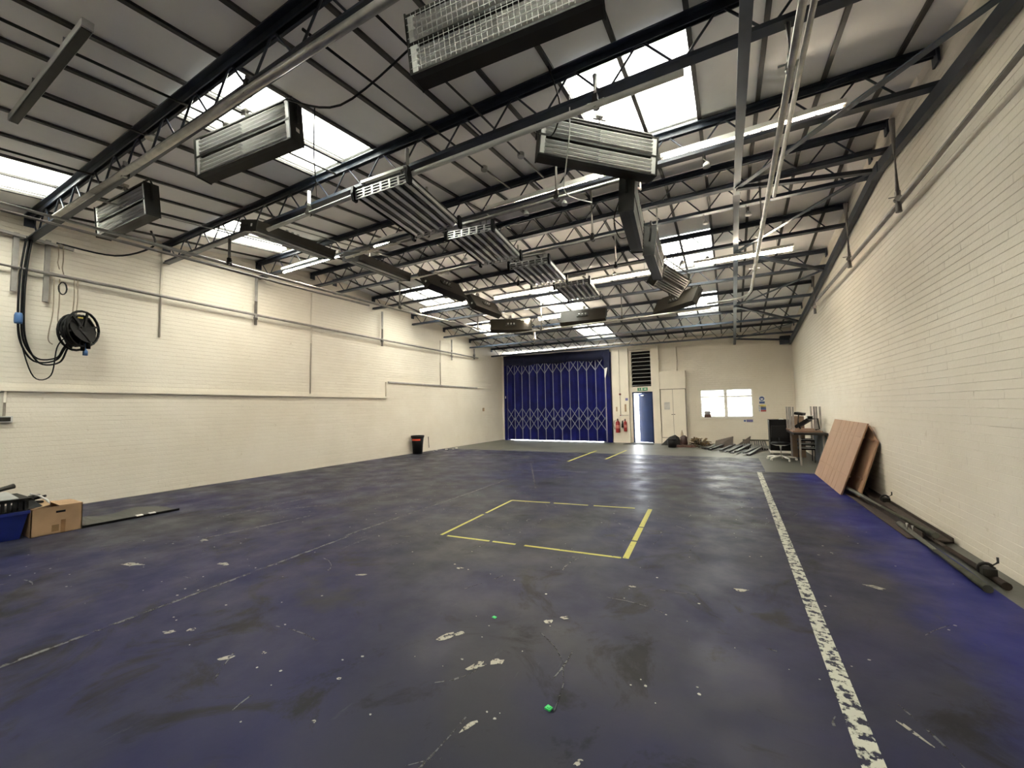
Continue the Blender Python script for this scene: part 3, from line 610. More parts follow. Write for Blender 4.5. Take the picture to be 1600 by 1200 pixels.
# cables, reel
for i, (dy, dx, low, y1) in enumerate(((0., .05, 2.28, 2.14), (.03, .07, 2.32, 2.12), (.05, .09, 2.25, 2.16), (.0, .08, 2.04, 2.05))):
    y = 1.66+dy; x = XL+.06+dx
    cable('drop_cable', [(x, y+.04, 4.16), (x, y, 3.6), (x, y, 2.95), (x, y+.04, 2.55), (x, y+.18, low), (x, (y+y1)/2+.16, low+.03), (x+.06, y1, 2.5), (x+.14, y1+.06, 2.66)], .012 if i < 3 else .008, BLACK, ['black cable of the left wall bundle closest to the strut', 'black cable of the left wall bundle with middle sag', 'black cable of the left wall bundle farthest from the strut', 'thin black cable hanging in the lowest loop under the reel'][i], 'cable', 'cables to the wall reel')
solo('cable_connector', G().lathe([(.0, 0), (.04, 0), (.045, .03), (.045, .12), (.035, .16), (0, .16)], (XL+.15, 1.66, 2.82), 12), mat('connector_blue', (.05, .13, .30), .4), 'blue round cable connector on the bundle at the left wall', 'connector')
t = thing('cable_reel', 'black cable reel hanging by ropes on the left wall', 'cable reel', (XL+.27, 2.25, 2.58))
def ring(c, R, r, n=22, ax='x', sq=1.): return G().tube([(c[0]-.6*R*math.cos(2*PI*k/n), c[1]+.8*R*math.cos(2*PI*k/n), c[2]+sq*R*math.sin(2*PI*k/n)) for k in range(n+1)], r, 6)
for dx, dy, dz in ((-.04, -.03, -.03), (.05, .04, .03)):
    c = (XL+.30+dx, 2.25+dy, 2.79+dz); fl = put('reel_flange', ring(c, .28, .018), BLACK, t)
    g = G()
    for k in range(3): a = PI*k/3+.3; u = Vector((-.6*math.cos(a), .8*math.cos(a), math.sin(a)))*.28; g.bar(Vector(c)-u, Vector(c)+u, .03, .02, (.8, .6, 0))
    put('spokes', g, BLACK, fl)
put('reel_drum', G().tube([(XL+.26, 2.22, 2.77), (XL+.35, 2.29, 2.81)], .22, 20), BLACK, t)
put('wound_cable', G().tube([(XL+.30-.6*.25*math.cos(k*.55)+.03*math.sin(k*.9), 2.25+.8*.25*math.cos(k*.55)+.03*math.sin(k*.9), 2.79+.25*math.sin(k*.55)) for k in range(60)], .015, 5), RUB, t)
put('loose_tails', G().tube([(XL+.36, 2.12, 2.9), (XL+.40, 2.22, 2.82), (XL+.39, 2.3, 2.72), (XL+.38, 2.36, 2.62)], .016, 6).tube([(XL+.36, 2.2, 2.98), (XL+.41, 2.24, 2.86), (XL+.40, 2.2, 2.7)], .012, 6), RUB, t)
put('label_tape', G().box(XL+.355, XL+.362, 2.22, 2.28, 2.98, 3.005), SIGNY, t)
for y, z, m in ((2.36, 2.56, BLACK), (2.30, 2.52, BLACK)): put('plug', G().lathe([(0, 0), (.028, 0), (.03, .08), (.018, .12), (0, .12)], (XL+.33, y, z-.05), 10), m, t)
solo('hanging_plug', G().lathe([(0, 0), (.03, 0), (.03, .07), (.012, .10), (.006, .2), (0, .2)], (XL+.33, 2.33, 2.40), 10), MATS['connector_blue'], 'small blue plug dangling below the black cable reel', 'plug')
for i, (y, z0, z1) in enumerate(((2.21, 3.0, 3.64), (2.25, 3.0, 3.64), (1.99, 2.55, 3.6), (2.05, 2.85, 3.6), (2.07, 3.68, 4.15), (2.02, 3.75, 4.15))):
    cable('rope', [(XL+.16, y, z1), (XL+.15, y+.01, (z0+z1)/2), (XL+.17, y-.03*(i == 2), z0+.1), (XL+.17, y+.02, z0)], .007, ROPE, ['rope holding the cable reel, on its left', 'rope holding the cable reel, on its right', 'long frayed rope end hanging left of the reel', 'knotted rope end hanging left of the reel', 'rope running up from the wall pipe to the strut bar', 'short bunched rope below the strut bar'][i], 'rope')
solo('cable_coil', G().tube([(XL+.15+.01*math.sin(k), 2.09+.045*math.cos(k*.6), 3.46+.10*math.sin(k*.6)) for k in range(44)], .008, 5), RUB, 'small black coil of cable hung on the left wall pipe', 'cable coil')
# ------------------------------------------------------------------ blue concertina shutter
SX0, SX1, SY, SZ = -9.12, -4.36, YB-.12, 3.40
t = thing('concertina_shutter', 'blue folding concertina shutter with steel lattice closing the back opening', 'shutter', ((SX0+SX1)/2, SY, 0))
NP = 12; PW = (SX1-.1-SX0-.1)/NP
for k in range(NP):
    x0 = SX0+.1+k*PW; xm = x0+PW/2; x1 = x0+PW
    for a, b, ya, yb in ((x0, xm, SY, SY+.08), (xm, x1, SY+.08, SY)):
        put('shutter_leaf', G().prism([(a, ya, .028), (b, yb, .028), (b, yb+.006, .028), (a, ya+.006, .028)], (0, 0, SZ+.2)), SHUT, t)
for k in range(NP+1):
    x = SX0+.1+k*PW; put('picket', G().box(x-.012, x+.012, SY-.022, SY-.004, .03, SZ+.1), PICK, t)
for z0, z1, sp in ((2.95, 3.5, 1), (.48, 1.02, 1), (.90, 1.44, 1)):
    for k in range(NP):
        x = SX0+.1+k*PW
        for a, b in ((z0, z1), (z1, z0)): put('lattice_bar', G().bar((x, SY-.03, a), (x+PW, SY-.03, b), .022, .006, (0, 1, 0)) if False else G().bar((x, SY-.03-.006*(a > b), a), (x+PW, SY-.03-.006*(a > b), b), .006, .024), PICK, t)
for x in (SX0, SX1): put('end_post', G().box(x-.04, x+.1 if x < -5 else x+.14, SY-.07, SY+.1, 0, 3.66), SHUT, t)
put('door_handle', G().box(SX0+.02, SX0+.05, SY-.085, SY-.07, 1.9, 2.0), WHITE, t)
g = G(); NX = 26
for i in range(NX+1):
    x = SX0-.02+(SX1+.16-SX0)*i/NX; yb = SY-.10-.025*math.sin(i*1.7)-.02*math.sin(i*.6); zb = SZ-.02+.03*math.sin(i*.8)-.03*i/NX
    g.v += [(x, SY+.02, 3.86-.1*i/NX), (x, SY-.13-.01*math.sin(i), 3.84-.1*i/NX+.02*math.sin(i*.5)), (x, yb, zb), (x, yb+.012, zb), (x, SY-.11, 3.82-.1*i/NX), (x, SY+.02, 3.84-.1*i/NX)]
for i in range(NX):
    for k in range(5): a = i*6+k; g.f.append((a, a+6, a+7, a+1)); g.sm.append(True)
put('cloth_valance', g, VAL, t)
put('cloth_tail', G().hexa([(SX1-.08, SY-.16, 3.0), (SX1+.12, SY-.14, 2.6), (SX1+.13, SY-.12, 2.6), (SX1-.07, SY-.14, 3.0), (SX1-.10, SY-.15, 3.7), (SX1+.16, SY-.14, 3.7), (SX1+.16, SY-.12, 3.7), (SX1-.1, SY-.13, 3.7)]), VAL, t)
put('cloth_lining', G().hexa([(SX1-.06, SY-.17, 2.62), (SX1-.02, SY-.17, 2.60), (SX1-.02, SY-.165, 2.6), (SX1-.06, SY-.165, 2.62), (SX1-.06, SY-.165, 2.98), (SX1+.06, SY-.165, 3.02), (SX1+.06, SY-.16, 3.02), (SX1-.06, SY-.16, 2.98)]), PAPER, t)
# ------------------------------------------------------------------ back wall: door, louvre, cupboard, window, signs
d1 = struct('door_1')
put('door_frame', G().box(-3.42, -3.37, YB+.02, YB+.16, 0, 1.99).box(-2.69, -2.64, YB+.02, YB+.16, 0, 1.99).box(-3.37, -2.69, YB+.02, YB+.16, 1.94, 1.99), DOORB, d1)
hx, hy, an = -2.69, YB+.10, rad(30)
def dl(u, v, z): return (hx-u*math.cos(an)+v*math.sin(an), hy+u*math.sin(an)+v*math.cos(an), z)
lf = put('door_leaf', G().hexa([dl(0, 0, .008), dl(.66, 0, .008), dl(.66, .045, .008), dl(0, .045, .008), dl(0, 0, 1.945), dl(.66, 0, 1.945), dl(.66, .045, 1.945), dl(0, .045, 1.945)]), DOORB, d1)
put('door_closer', G().hexa([dl(.38, -.03, 1.84), dl(.52, -.03, 1.84), dl(.52, 0, 1.84), dl(.38, 0, 1.84), dl(.38, -.03, 1.88), dl(.52, -.03, 1.88), dl(.52, 0, 1.88), dl(.38, 0, 1.88)]), ALU, lf)
lv = thing('louvre_vent', 'tall black louvre vent with pale slats above the blue door', 'vent', (-3.05, YB+.02, 2.2))
put('back_plate', G().box(-3.42, -2.68, YB+.18, YB+.2, 2.2, 3.6), BLACK, lv)
for k in range(9):
    z = 2.25+k*.155; put('slat', G().hexa([(-3.42, YB+.05, z), (-2.68, YB+.05, z), (-2.68, YB+.17, z+.10), (-3.42, YB+.17, z+.10), (-3.42, YB+.05, z+.012), (-2.68, YB+.05, z+.012), (-2.68, YB+.17, z+.112), (-3.42, YB+.17, z+.112)]), BLACK, lv)
    put('slat_edge', G().box(-3.42, -2.68, YB+.038, YB+.05, z, z+.014), LGREY, lv)
ex = thing('exit_sign', 'green emergency exit sign with running man and arrow over the blue door', 'sign', (-3.02, YB-.03, 2.03))
put('sign_plate', G().box(-3.20, -2.82, YB-.03, YB-.005, 2.035, 2.155), GREEN, ex)
yf = YB-.032
put('arrow_symbol', G().prism([(-2.90, yf, 2.13), (-2.85, yf, 2.095), (-2.90, yf, 2.06), (-2.90, yf, 2.08), (-2.96, yf, 2.08), (-2.96, yf, 2.11), (-2.90, yf, 2.11)], (0, .002, 0)), PAPER, ex)
g = G().box(-3.145, -3.125, yf, yf+.002, 2.125, 2.145); g.bar((-3.14, yf+.001, 2.12), (-3.12, yf+.001, 2.085), .002, .022, (1, 0, 0)); g.bar((-3.12, yf+.001, 2.088), (-3.145, yf+.001, 2.05), .002, .012, (1, 0, 0)); g.bar((-3.125, yf+.001, 2.088), (-3.10, yf+.001, 2.06), .002, .012, (1, 0, 0)); g.bar((-3.135, yf+.001, 2.115), (-3.10, yf+.001, 2.105), .002, .01, (0, 0, 1))
put('running_man_symbol', g, PAPER, ex); put('doorway_symbol', G().box(-3.06, -3.01, yf, yf+.002, 2.05, 2.14), PAPER, ex)
solo('door_mat', G().prism([(-3.65, 15.42, .0), (-2.55, 15.55, 0), (-2.66, YB-.02, 0), (-3.42, YB-.02, 0)], (0, 0, .012)), MATT, 'dark rubber doormat in front of the blue door', 'mat')
cb = thing('tall_cupboard', 'cream built-in double-door cupboard between the pilaster and window', 'cupboard', (-1.9, YB-.2, 0))
put('carcass', G().box(-2.32, -1.45, YB-.22, YB, .22, 2.06), mat('cream_gap_shade', (.30, .27, .23), .6), cb); put('top_box', G().box(-2.34, -1.43, YB-.25, YB, 2.06, 2.72), CREAM, cb); put('plinth', G().box(-2.32, -1.43, YB-.24, YB, 0, .22), CREAM, cb)  # carcass cream darkened to paint in shade at the door gaps
for a, b, hxx in ((-2.305, -1.897, -1.955), (-1.883, -1.465, -1.875)):
    d = put('cupboard_door', G().box(a, b, YB-.24, YB-.22, .25, 2.03), CREAM, cb); put('handle', G().box(hxx, hxx+.05, YB-.26, YB-.24, 1.09, 1.11), DULL, d)
solo('paper_notice', G().box(-2.20, -2.0, YB-.243, YB-.2405, 1.28, 1.56), mat('greyish_paper', (.52, .50, .47), .7), 'faded paper notice stuck on the left cupboard door', 'notice')
wd = struct('window_1')
g = G().box(-.98, .69, YB+.02, YB+.09, .97, 1.01).box(-.98, .69, YB+.02, YB+.09, 1.95, 1.99).box(-.98, -.94, YB+.02, YB+.09, .97, 1.99).box(.65, .69, YB+.02, YB+.09, .97, 1.99)
put('window_frame', g, WHITE, wd); put('mullion', G().box(-.20, -.10, YB-.0, YB+.1, 1.0, 1.97), WHITE, wd); put('window_sill', G().box(-1.0, .72, YB-.04, YB+.14, .94, .97), WHITE, wd)
for a, b in ((-.94, -.19), (-.11, .65)):
    put('transom', G().box(a, b, YB+.01, YB+.1, 1.70 if a < -.5 else 1.69, 1.74), WHITE, wd)
    put('pane', G().box(a, b, YB+.055, YB+.06, 1.74, 1.95), PANE, wd); put('pane', G().box(a, b, YB+.055, YB+.06, 1.01, 1.70), PANE, wd)
    for z in (1.14, 1.28, 1.42, 1.56, 1.80): put('security_bar', G().box(a, b, YB+.02, YB+.045, z, z+.026), GREYP, wd)
t = thing('sill_box', 'small brown and grey box standing on the window sill', 'box', (-.74, YB+.0, .97)); put('box_body', G().box(-.86, -.64, YB-.03, YB+.015, .97, 1.08), mat('brown_box', (.12, .06, .045), .7), t); put('box_top', G().box(-.85, -.66, YB-.03, YB+.01, 1.08, 1.2), mat('grey_box', (.25, .24, .25), .6), t)
yw = YB-.006
def wsign(name, label, bits, z):
    t = thing(name, label, 'sign', (bits[0][0], yw, z))
    for n, a, b, c, d, m in bits: pass
    return t
t = thing('safety_sign', 'blue and white mandatory sign with a round symbol beside the window', 'sign', (.95, yw, 1.43))
put('plate', G().box(.865, 1.035, yw-.003, YB, 1.43, 1.71), PAPER, t)
put('round_symbol', G().tube([(.95, yw-.003, 1.61), (.95, yw-.0055, 1.61)], .075, 20), SIGNB, t); put('head_symbol', G().prism([(.91, yw-.006, 1.62), (.99, yw-.006, 1.62), (.98, yw-.006, 1.575), (.95, yw-.006, 1.56), (.92, yw-.006, 1.575)], (0, .002, 0)), PAPER, t); put('text_block', G().box(.87, 1.03, yw-.0055, yw-.003, 1.44, 1.515), SIGNB, t)
t = thing('notice_sign', 'yellow, blue and red safety notice low beside the window', 'sign', (.95, yw, 1.16))
put('plate', G().box(.845, 1.065, yw-.003, YB, 1.16, 1.40), PAPER, t)
for z0, z1, m, x0 in ((1.345, 1.395, SIGNY, .88), (1.295, 1.335, mat('sign_brown', (.10, .08, .10), .5), .90), (1.23, 1.29, SIGNB, .90), (1.165, 1.225, SIGNR, .90)): put('band', G().box(x0, 1.06, yw-.0055, yw-.003, z0, z1), m, t)
for z in (1.315, 1.26, 1.195, 1.37): put('symbol', G().box(.85, .875, yw-.0055, yw-.003, z-.015, z+.015), SIGNB, t)
t = thing('strip_sign', 'small blue strip sign under the window', 'sign', (.51, yw, .80)); put('plate', G().box(.36, .66, yw-.003, YB, .80, .90), PAPER, t); put('text_block', G().box(.46, .655, yw-.0055, yw-.003, .808, .892), mat('sign_violet', (.12, .11, .26), .5), t); put('round_symbol', G().tube([(.41, yw-.003, .85), (.41, yw-.0055, .85)], .035, 14), SIGNB, t)
def extinguisher(x, z, r, h, label, horn):
    t = thing('fire_extinguisher', label, 'fire extinguisher', (x, YB-.14-r-.01, z), 'fire extinguishers on the pilaster')
    put('cylinder', G().lathe([(0, 0), (r*.9, 0), (r, .02), (r, h*.78), (r*.7, h*.88), (r*.3, h*.92), (r*.3, h), (0, h)], (0, 0, 0), 18), RED, t, True)
    put('valve_lever', G().box(-.015, .015, -.05, .03, h, h+.03).box(-.012, .012, -.07, 0, h+.035, h+.05), BLACK, t, True)
    put('label_band', G().lathe([(r+.0015, h*.35), (r+.0015, h*.6)], (0, 0, 0), 18), mat('extinguisher_print', (.55, .2, .17), .5), t, True)
    put('hose', G().tube([(-.01, -.02, h), (-r-.04, -.02, h*.95), (-r-.07, -.02, h*.6), (-r-.03, -.02, h*.25)], .012, 6), BLACK, t, True)
    if horn: put('horn', G().lathe([(.02, .26), (.03, .15), (.045, 0), (0, 0)][::-1], (-r-.04, -.03, h*.35), 10), BLACK, t, True)
    return t
extinguisher(-3.97, .40, .085, .50, 'large red fire extinguisher with curled hose beside the shutter', False)
extinguisher(-3.68, .45, .062, .44, 'smaller red fire extinguisher with black horn near the door', True)
for i, (x, z, w_, h_, m, lb) in enumerate(((-3.66, 1.66, .10, .10, 'sign_violet', 'small violet notice square on the pilaster by the door'), (-3.70, 1.22, .07, .30, 'tan_box', 'tall brown extinguisher notice on the pilaster near the door'), (-4.04, 1.24, .05, .18, 'tan_box', 'narrow brown notice on the pilaster near the shutter'))):
    solo('pilaster_notice', G().box(x, x+w_, YB-.145, YB-.14, z, z+h_), MATS[m], lb, 'notice')
t = thing('call_point', 'small white and red fire call point on the pilaster', 'alarm', (-3.86, YB-.15, 1.04)); put('box', G().box(-3.91, -3.81, YB-.18, YB-.141, 1.04, 1.12), PAPER, t); put('button', G().box(-3.885, -3.835, YB-.184, YB-.18, 1.06, 1.10), RED, t)
solo('alarm_sounder', G().tube([(-3.86, YB-.19, 1.92), (-3.86, YB-.141, 1.92)], .04, 12), mat('alarm_red', (.16, .03, .03), .5), 'small dark round alarm sounder high on the pilaster', 'alarm')
# ------------------------------------------------------------------ left floor things
t = thing('rubbish_bin', 'black tapered rubbish bin with a red band by the left wall', 'bin', (-9.12, 10.18, 0))
put('bin_body', G().lathe([(0, 0), (.155, 0), (.175, .3), (.20, .56), (.185, .56), (.15, .05), (0, .05)], (0, 0, .0), 24), BLACK, t, True)
put('rim', G().lathe([(.205, .53), (.215, .54), (.215, .60), (.19, .60)], (0, 0, 0), 24), BLACK, t, True)
put('red_band', G().prism([(.2*math.cos(a), .2*math.sin(a), .44) for a in [-1.9+.15*k for k in range(11)]]+[(.19*math.cos(a), .19*math.sin(a), .44) for a in [-1.9+.15*k for k in range(10, -1, -1)]], (0, 0, .055)), mat('red_band', (.60, .07, .03), .5), t, True)
for i in range(9):
    x, y = -9.05+random.uniform(-.2, .25), 11.0+i*.14; s = random.uniform(.02, .05)
    o = solo('plaster_chip', G().prism([(x-s, y-s*.6, 0), (x+s, y-s*.5, 0), (x+s*.7, y+s*.7, 0), (x-s*.5, y+s, 0)], (0, 0, s*.6)), [PAPER, RUB][i % 2], ['white plaster chip on the floor at the left wall past the bin', 'dark rubble chip on the floor at the left wall past the bin'][i % 2], 'rubble', 'rubble chips by the left wall')
solo('thin_rod', G().tube([(XL+.05, 10.98, .12), (XL+.02, 10.98, .5)], .01, 6), DULL, 'thin dark rod standing against the left wall beside the bin', 'rod')
# crate and box
t = thing('blue_crate', 'blue plastic storage crate on the floor by the cardboard box', 'crate', (-7.65, 1.15, 0))
put('crate_body', G().hexa([(-7.9, .82, 0), (-7.42, .86, 0), (-7.42, 1.44, 0), (-7.9, 1.42, 0), (-7.95, .78, .31), (-7.37, .82, .31), (-7.37, 1.49, .31), (-7.95, 1.46, .31)]), BLUEP, t); put('crate_rim', G().box(-7.96, -7.355, .76, 1.5, .29, .325), BLUEP, t)
t = thing('black_basket', 'black slatted plastic basket stacked on the blue crate', 'basket', (-7.65, 1.15, .325))
put('basket_floor', G().box(-7.92, -7.38, .80, 1.47, .325, .34), BLACK, t)
for k in range(16):
    y = .80+.67*k/15; put('basket_slat', G().box(-7.385, -7.365, y-.014, y+.014, .335, .44), RUB, t)
for k in range(12):
    x = -7.92+.54*k/11; put('basket_slat', G().box(x-.014, x+.014, 1.465, 1.485, .335, .44), RUB, t)
put('basket_rim', G().box(-7.95, -7.35, .78, 1.5, .44, .475), BLACK, t)
solo('grey_tray', G().hexa([(-7.9, .8, .475), (-7.42, .82, .475), (-7.42, 1.42, .475), (-7.9, 1.42, .475), (-7.85, .85, .52), (-7.5, .86, .54), (-7.5, 1.35, .55), (-7.85, 1.38, .52)]), mat('pale_sheet', (.33, .33, .31), .6), 'grey folded sheet lying on the black basket', 'sheet')
solo('black_tool', G().tube([(-7.6, 1.15, .56), (-7.62, 1.3, .575), (-7.66, 1.42, .60)], .0, 8, [.018, .024, .03]), DULL, 'black handled tool lying on the grey sheet', 'tool')
t = thing('cardboard_box', 'open brown cardboard box with hand hole beside the blue crate', 'box', (-7.5, 1.72, 0))
x0, x1, y0, y1, z1 = -7.75, -7.32, 1.5, 1.93, .33
for a in ((x0, x1, y0, y0+.008), (x0, x1, y1-.008, y1), (x0, x0+.008, y0, y1), (x1-.008, x1, y0, y1)): put('box_side', G().box(*a, 0, z1), CARD, t)
put('box_base', G().box(x0, x1, y0, y1, 0, .008), CARD, t)
put('flap', G().hexa([(x0+.02, y0, z1), (x1, y0, z1), (x1, y0+.01, z1), (x0+.02, y0+.01, z1), (x0+.02, y0+.18, z1+.05), (x1, y0+.15, z1+.03), (x1, y0+.15, z1+.035), (x0+.02, y0+.18, z1+.055)]), CARD, t)
put('flap', G().hexa([(x0, y1-.2, z1+.01), (x1-.02, y1-.2, z1), (x1, y1, z1), (x0, y1, z1), (x0, y1-.2, z1+.016), (x1-.02, y1-.2, z1+.006), (x1, y1, z1+.006), (x0, y1, z1+.006)]), CARD, t)
put('hand_hole', G().box(x1, x1+.002, 1.70, 1.78, .25, .275), BLACK, t); put('label_print', G().box(x1, x1+.001, 1.67, 1.73, .03, .11), mat('dark_card_print', (.20, .12, .05), .7), t); put('parcel_tape', G().box(x1, x1+.0015, 1.745, 1.785, 0, .16), mat('brown_tape', (.24, .13, .055), .4), t)
t = thing('headset_bundle', 'tangle of black and white cabled gear on the cardboard box edge', 'cable', (-7.55, 1.5, .34))
put('black_tangle', G().tube([(-7.55+.06*math.sin(k*1.3), 1.50+.02*k/3+.05*math.cos(k*2.1), .42+.04*math.sin(k*.9)) for k in range(16)], .016, 6), BLACK, t); put('white_lead', G().tube([(-7.5, 1.52, .5), (-7.5, 1.6, .46), (-7.5, 1.66, .40), (-7.5, 1.68, .35)], .012, 6), PAPER, t)
put('black_wedge', G().hexa([(-7.6, 1.44, .34), (-7.36, 1.46, .34), (-7.36, 1.60, .35), (-7.6, 1.6, .35), (-7.6, 1.44, .47), (-7.42, 1.46, .47), (-7.40, 1.56, .40), (-7.6, 1.56, .42)]), RUB, t)
t = thing('rubber_sheet', 'dark rubber mat partly unrolled on the floor by the cardboard box', 'mat', (-7.6, 2.4, 0))
g = G(); n = 14
for i in range(n+1):
    y = 1.98+.95*i/n
    g.v += [(-7.36, y, .012), (-7.62, y+.0, .022+.012*math.sin(i*.9)), (-7.92, y-.01, .03+.02*math.sin(i*.7+1)), (-7.92, y-.01, .012), (-7.36, y, .004)]
for i in range(n):
    for k in range(5): a, b = i*5+k, i*5+(k+1) % 5; g.f.append((a, b, b+5, a+5)); g.sm.append(False)
put('sheet', g, mat('olive_rubber', (.055, .056, .048), .6, 0, .15, 9.), t); put('edge_bar', G().bar((-7.33, 1.93, .018), (-7.31, 2.95, .018), .03, .03), BLACK, t)
for y in (2.46, 2.60): put('white_tab', G().box(-7.345, -7.29, y, y+.07, .03, .042), PAPER, t)
# ------------------------------------------------------------------ right side: boards, steel, furniture
def board(label, y0, y1, xb, xt, zt, planks, m, clip=0.):
    t = thing('leaning_board', label, 'board', (xb, (y0+y1)/2, 0)); yy = y0; tot = sum(planks); n = Vector((zt, 0, -(xt-xb))).normalized()
    put('batten', G().bar((xb+.03+(xt-xb)*.25, y0+.1, zt*.25), (xb+.03+(xt-xb)*.25, y1-.1, zt*.25), .06, .03, (0, 0, 1)), m, t)
    put('batten', G().bar((xb+.03+(xt-xb)*.8, y0+.1, zt*.8), (xb+.03+(xt-xb)*.8, y1-.1, zt*.8), .06, .03, (0, 0, 1)), m, t)
    for p in planks:
        a = yy+.007; yy += (y1-y0)*p/tot; b = yy-.007
        q = [(xb, a, 0), (xb, b, 0), (xt, b, zt), (xt, a, zt-clip*(a < y0+.01))]
        put('plank', G().prism(q, n*.02), m, t)
    return t
board('brown plank board leaning on the right wall, the larger in front', 7.9, 10.08, 1.42, 1.80, 1.10, (9, 5, 4, 3.5, 4, 7)[::-1], WOODB)
board('brown plank board with a cut corner half hidden behind the larger leaning board', 7.72, 9.5, 1.60, 1.86, 1.06, (5, 8, 8), WOODB, .22)
def steel(name, a, b, wd, ht, m, label, cat='steel bar'):
    return solo(name, G().bar(a, b, wd, ht), m, label, cat)
t = thing('steel_channel', 'wide rusty channel lying against the right wall', 'steel bar', (1.79, 7., 0)); put('web', G().bar((1.79, 8.35, .03), (1.79, 5.6, .03), .15, .012), RUST, t)
for s in (-1, 1): put('flange', G().bar((1.79+s*.07, 8.35, .045), (1.79+s*.07, 5.6, .045), .010, .05), RUST, t)
t = thing('steel_angle', 'rusty angle iron lying aslant on the floor by the leaning boards', 'steel bar', (1.6, 7, 0)); put('web', G().bar((1.56, 8.0, .01), (1.60, 5.66, .01), .12, .008), RUST, t); put('flange', G().bar((1.62, 8.0, .045), (1.66, 5.66, .045), .008, .07), RUST, t); put('bolt', G().tube([(1.61, 5.9, .0), (1.61, 5.9, .11)], .012, 6).tube([(1.64, 5.85, .0), (1.64, 5.85, .10)], .012, 6), GALV, t)
solo('steel_tube', G().tube([(1.52, 8.05, .10), (1.72, 5.55, .09)], .03, 8), OLIVE, 'dark tube crossing over the rusty steel by the right wall', 'tube')
solo('steel_tube', G().tube([(1.63, 6.2, .03), (1.60, 4.33, .03)], .03, 10), OLIVE, 'olive scaffold tube with open end farthest from the wall', 'tube')
solo('steel_tube', G().tube([(1.72, 6.4, .03), (1.745, 4.45, .03)], .03, 10), RUST, 'rusty scaffold tube with open end beside the olive tube', 'tube')
def coupler(c, label):
    t = thing('scaffold_coupler', label, 'coupler', c); put('jaw', G().tube([(.045*math.cos(.3+k*.5), 0+.006*k/3, .045*math.sin(.3+k*.5)) for k in range(10)], .012, 6), DULL, t, True); put('body', G().box(-.04, .04, -.05, .04, -.035, .015), DULL, t, True); put('bolt_handle', G().tube([(.03, .02, .02), (.08, .04, .05), (.08, .04, .09)], .008, 6), DULL, t, True)
coupler((1.71, 4.62, .09), 'dark scaffold coupler on the open tube ends'); coupler((1.78, 7.25, .11), 'dark scaffold coupler on the wide rusty channel')
# desk
def desk_leg(g, x, y, z0, z1): g.bar((x, y, z0), (x, y, z1), .035, .035, (1, 0, 0)); return g
t = thing('desk', 'dark topped work table with grey legs against the right wall', 'table', (1.56, 12.0, 0))
put('table_top', G().box(1.24, 1.87, 11.2, 12.95, .70, .745), BLACK, t); put('top_edge', G().box(1.235, 1.875, 11.192, 11.2, .70, .745), DULL, t)
for x, y in ((1.36, 11.3), (1.8, 11.3), (1.36, 12.85), (1.8, 12.85)): put('leg', desk_leg(G(), x, y, 0, .70), GREYP, t)
for i, (y0, y1) in enumerate(((11.55, 12.1), (12.3, 12.85))):
    t = thing('upturned_table', ['upturned small table with legs in the air, holding the black chair', 'upturned small table with legs in the air nearest the black cabinet'][i], 'table', (1.55, y0, .745))
    put('table_top', G().box(1.26, 1.84, y0, y1, .745, .775), mat('brown_top', (.22, .13, .09), .5), t)
    for x in (1.29, 1.81):
        for y in (y0+.05, y1-.05): put('leg', desk_leg(G(), x, y, .775, 1.34), GREYP, t)
t = thing('black_chair', 'black swivel chair lying upside down among upturned table legs', 'chair', (1.55, 11.75, .78))
put('seat', G().bar((1.38, 11.8, .86), (1.62, 11.72, 1.04), .40, .07), BLACK, t); put('backrest', G().bar((1.36, 11.75, 1.19), (1.52, 11.7, 1.16), .34, .06), BLACK, t)
put('arm_loop', G().tube([(1.62, 11.62, 1.05), (1.76, 11.6, 1.06), (1.78, 11.6, .82), (1.70, 11.6, .80)], .016, 6), BLACK, t); put('arm_loop', G().tube([(1.40, 11.6, 1.16), (1.38, 11.6, .95), (1.42, 11.6, .82)], .016, 6), BLACK, t)
put('mechanism', G().box(1.56, 1.68, 11.62, 11.74, 1.03, 1.13), ALU, t); put('mechanism_core', G().box(1.575, 1.665, 11.61, 11.63, 1.045, 1.115), BLACK, t)
for k in range(3):
    t = thing('stacking_chair', f'dark stacking chair under the work table, {["bottom", "middle", "top"][k]} of the stack', 'chair', (1.58, 12.1, .30+.10*k), 'chairs stacked under the table')
    z = .30+.10*k; put('seat', G().box(1.42, 1.72, 11.9, 12.3, z, z+.05), BLACK, t); put('seat_edge', G().box(1.42, 1.72, 11.885, 11.9, z+.04, z+.055), LGREY, t)
    for x in (1.43, 1.71): put('leg', G().tube([(x, 11.93+.01*k, z), (x, 11.93+.01*k, 0)], .011, 6), DULL, t); put('leg', G().tube([(x, 12.27, z), (x, 12.3, 0)], .011, 6), DULL, t)
solo('propped_sheet', G().box(1.80, 1.86, 11.35, 12.6, 0, .66), mat('blue_grey_panel', (.16, .18, .19), .6), 'blue-grey panel standing under the work table along the right wall', 'panel')
t = thing('black_cabinet', 'tall black cabinet standing on a low white wheeled base', 'cabinet', (1.17, 13.5, 0))
put('cabinet_body', G().box(.92, 1.43, 13.3, 13.85, .13, .98), BLACK, t); put('door_handle', G().box(1.02, 1.08, 13.28, 13.3, .52, .535), ALU, t); put('base_frame', G().box(.92, 1.44, 13.28, 13.85, .07, .13), WHITE, t)
for x in (.96, 1.40):
    for y in (13.34, 13.8): put('castor', G().tube([(x-.015, y, .035), (x+.015, y, .035)], .035, 10), WHITE, t)
solo('carton', G().box(1.38, 1.68, 13.0, 13.25, .0, 1.08), mat('dim_card', (.22, .15, .10), .8), 'tall brown carton standing behind the table legs by the black cabinet', 'box')
solo('white_cloth', G().lathe([(0, 0), (.06, 0), (.05, .02), (.02, .035), (0, .035)], (1.22, 13.5, .98), 10), PAPER, 'small white lump on top of the black cabinet', 'cloth')
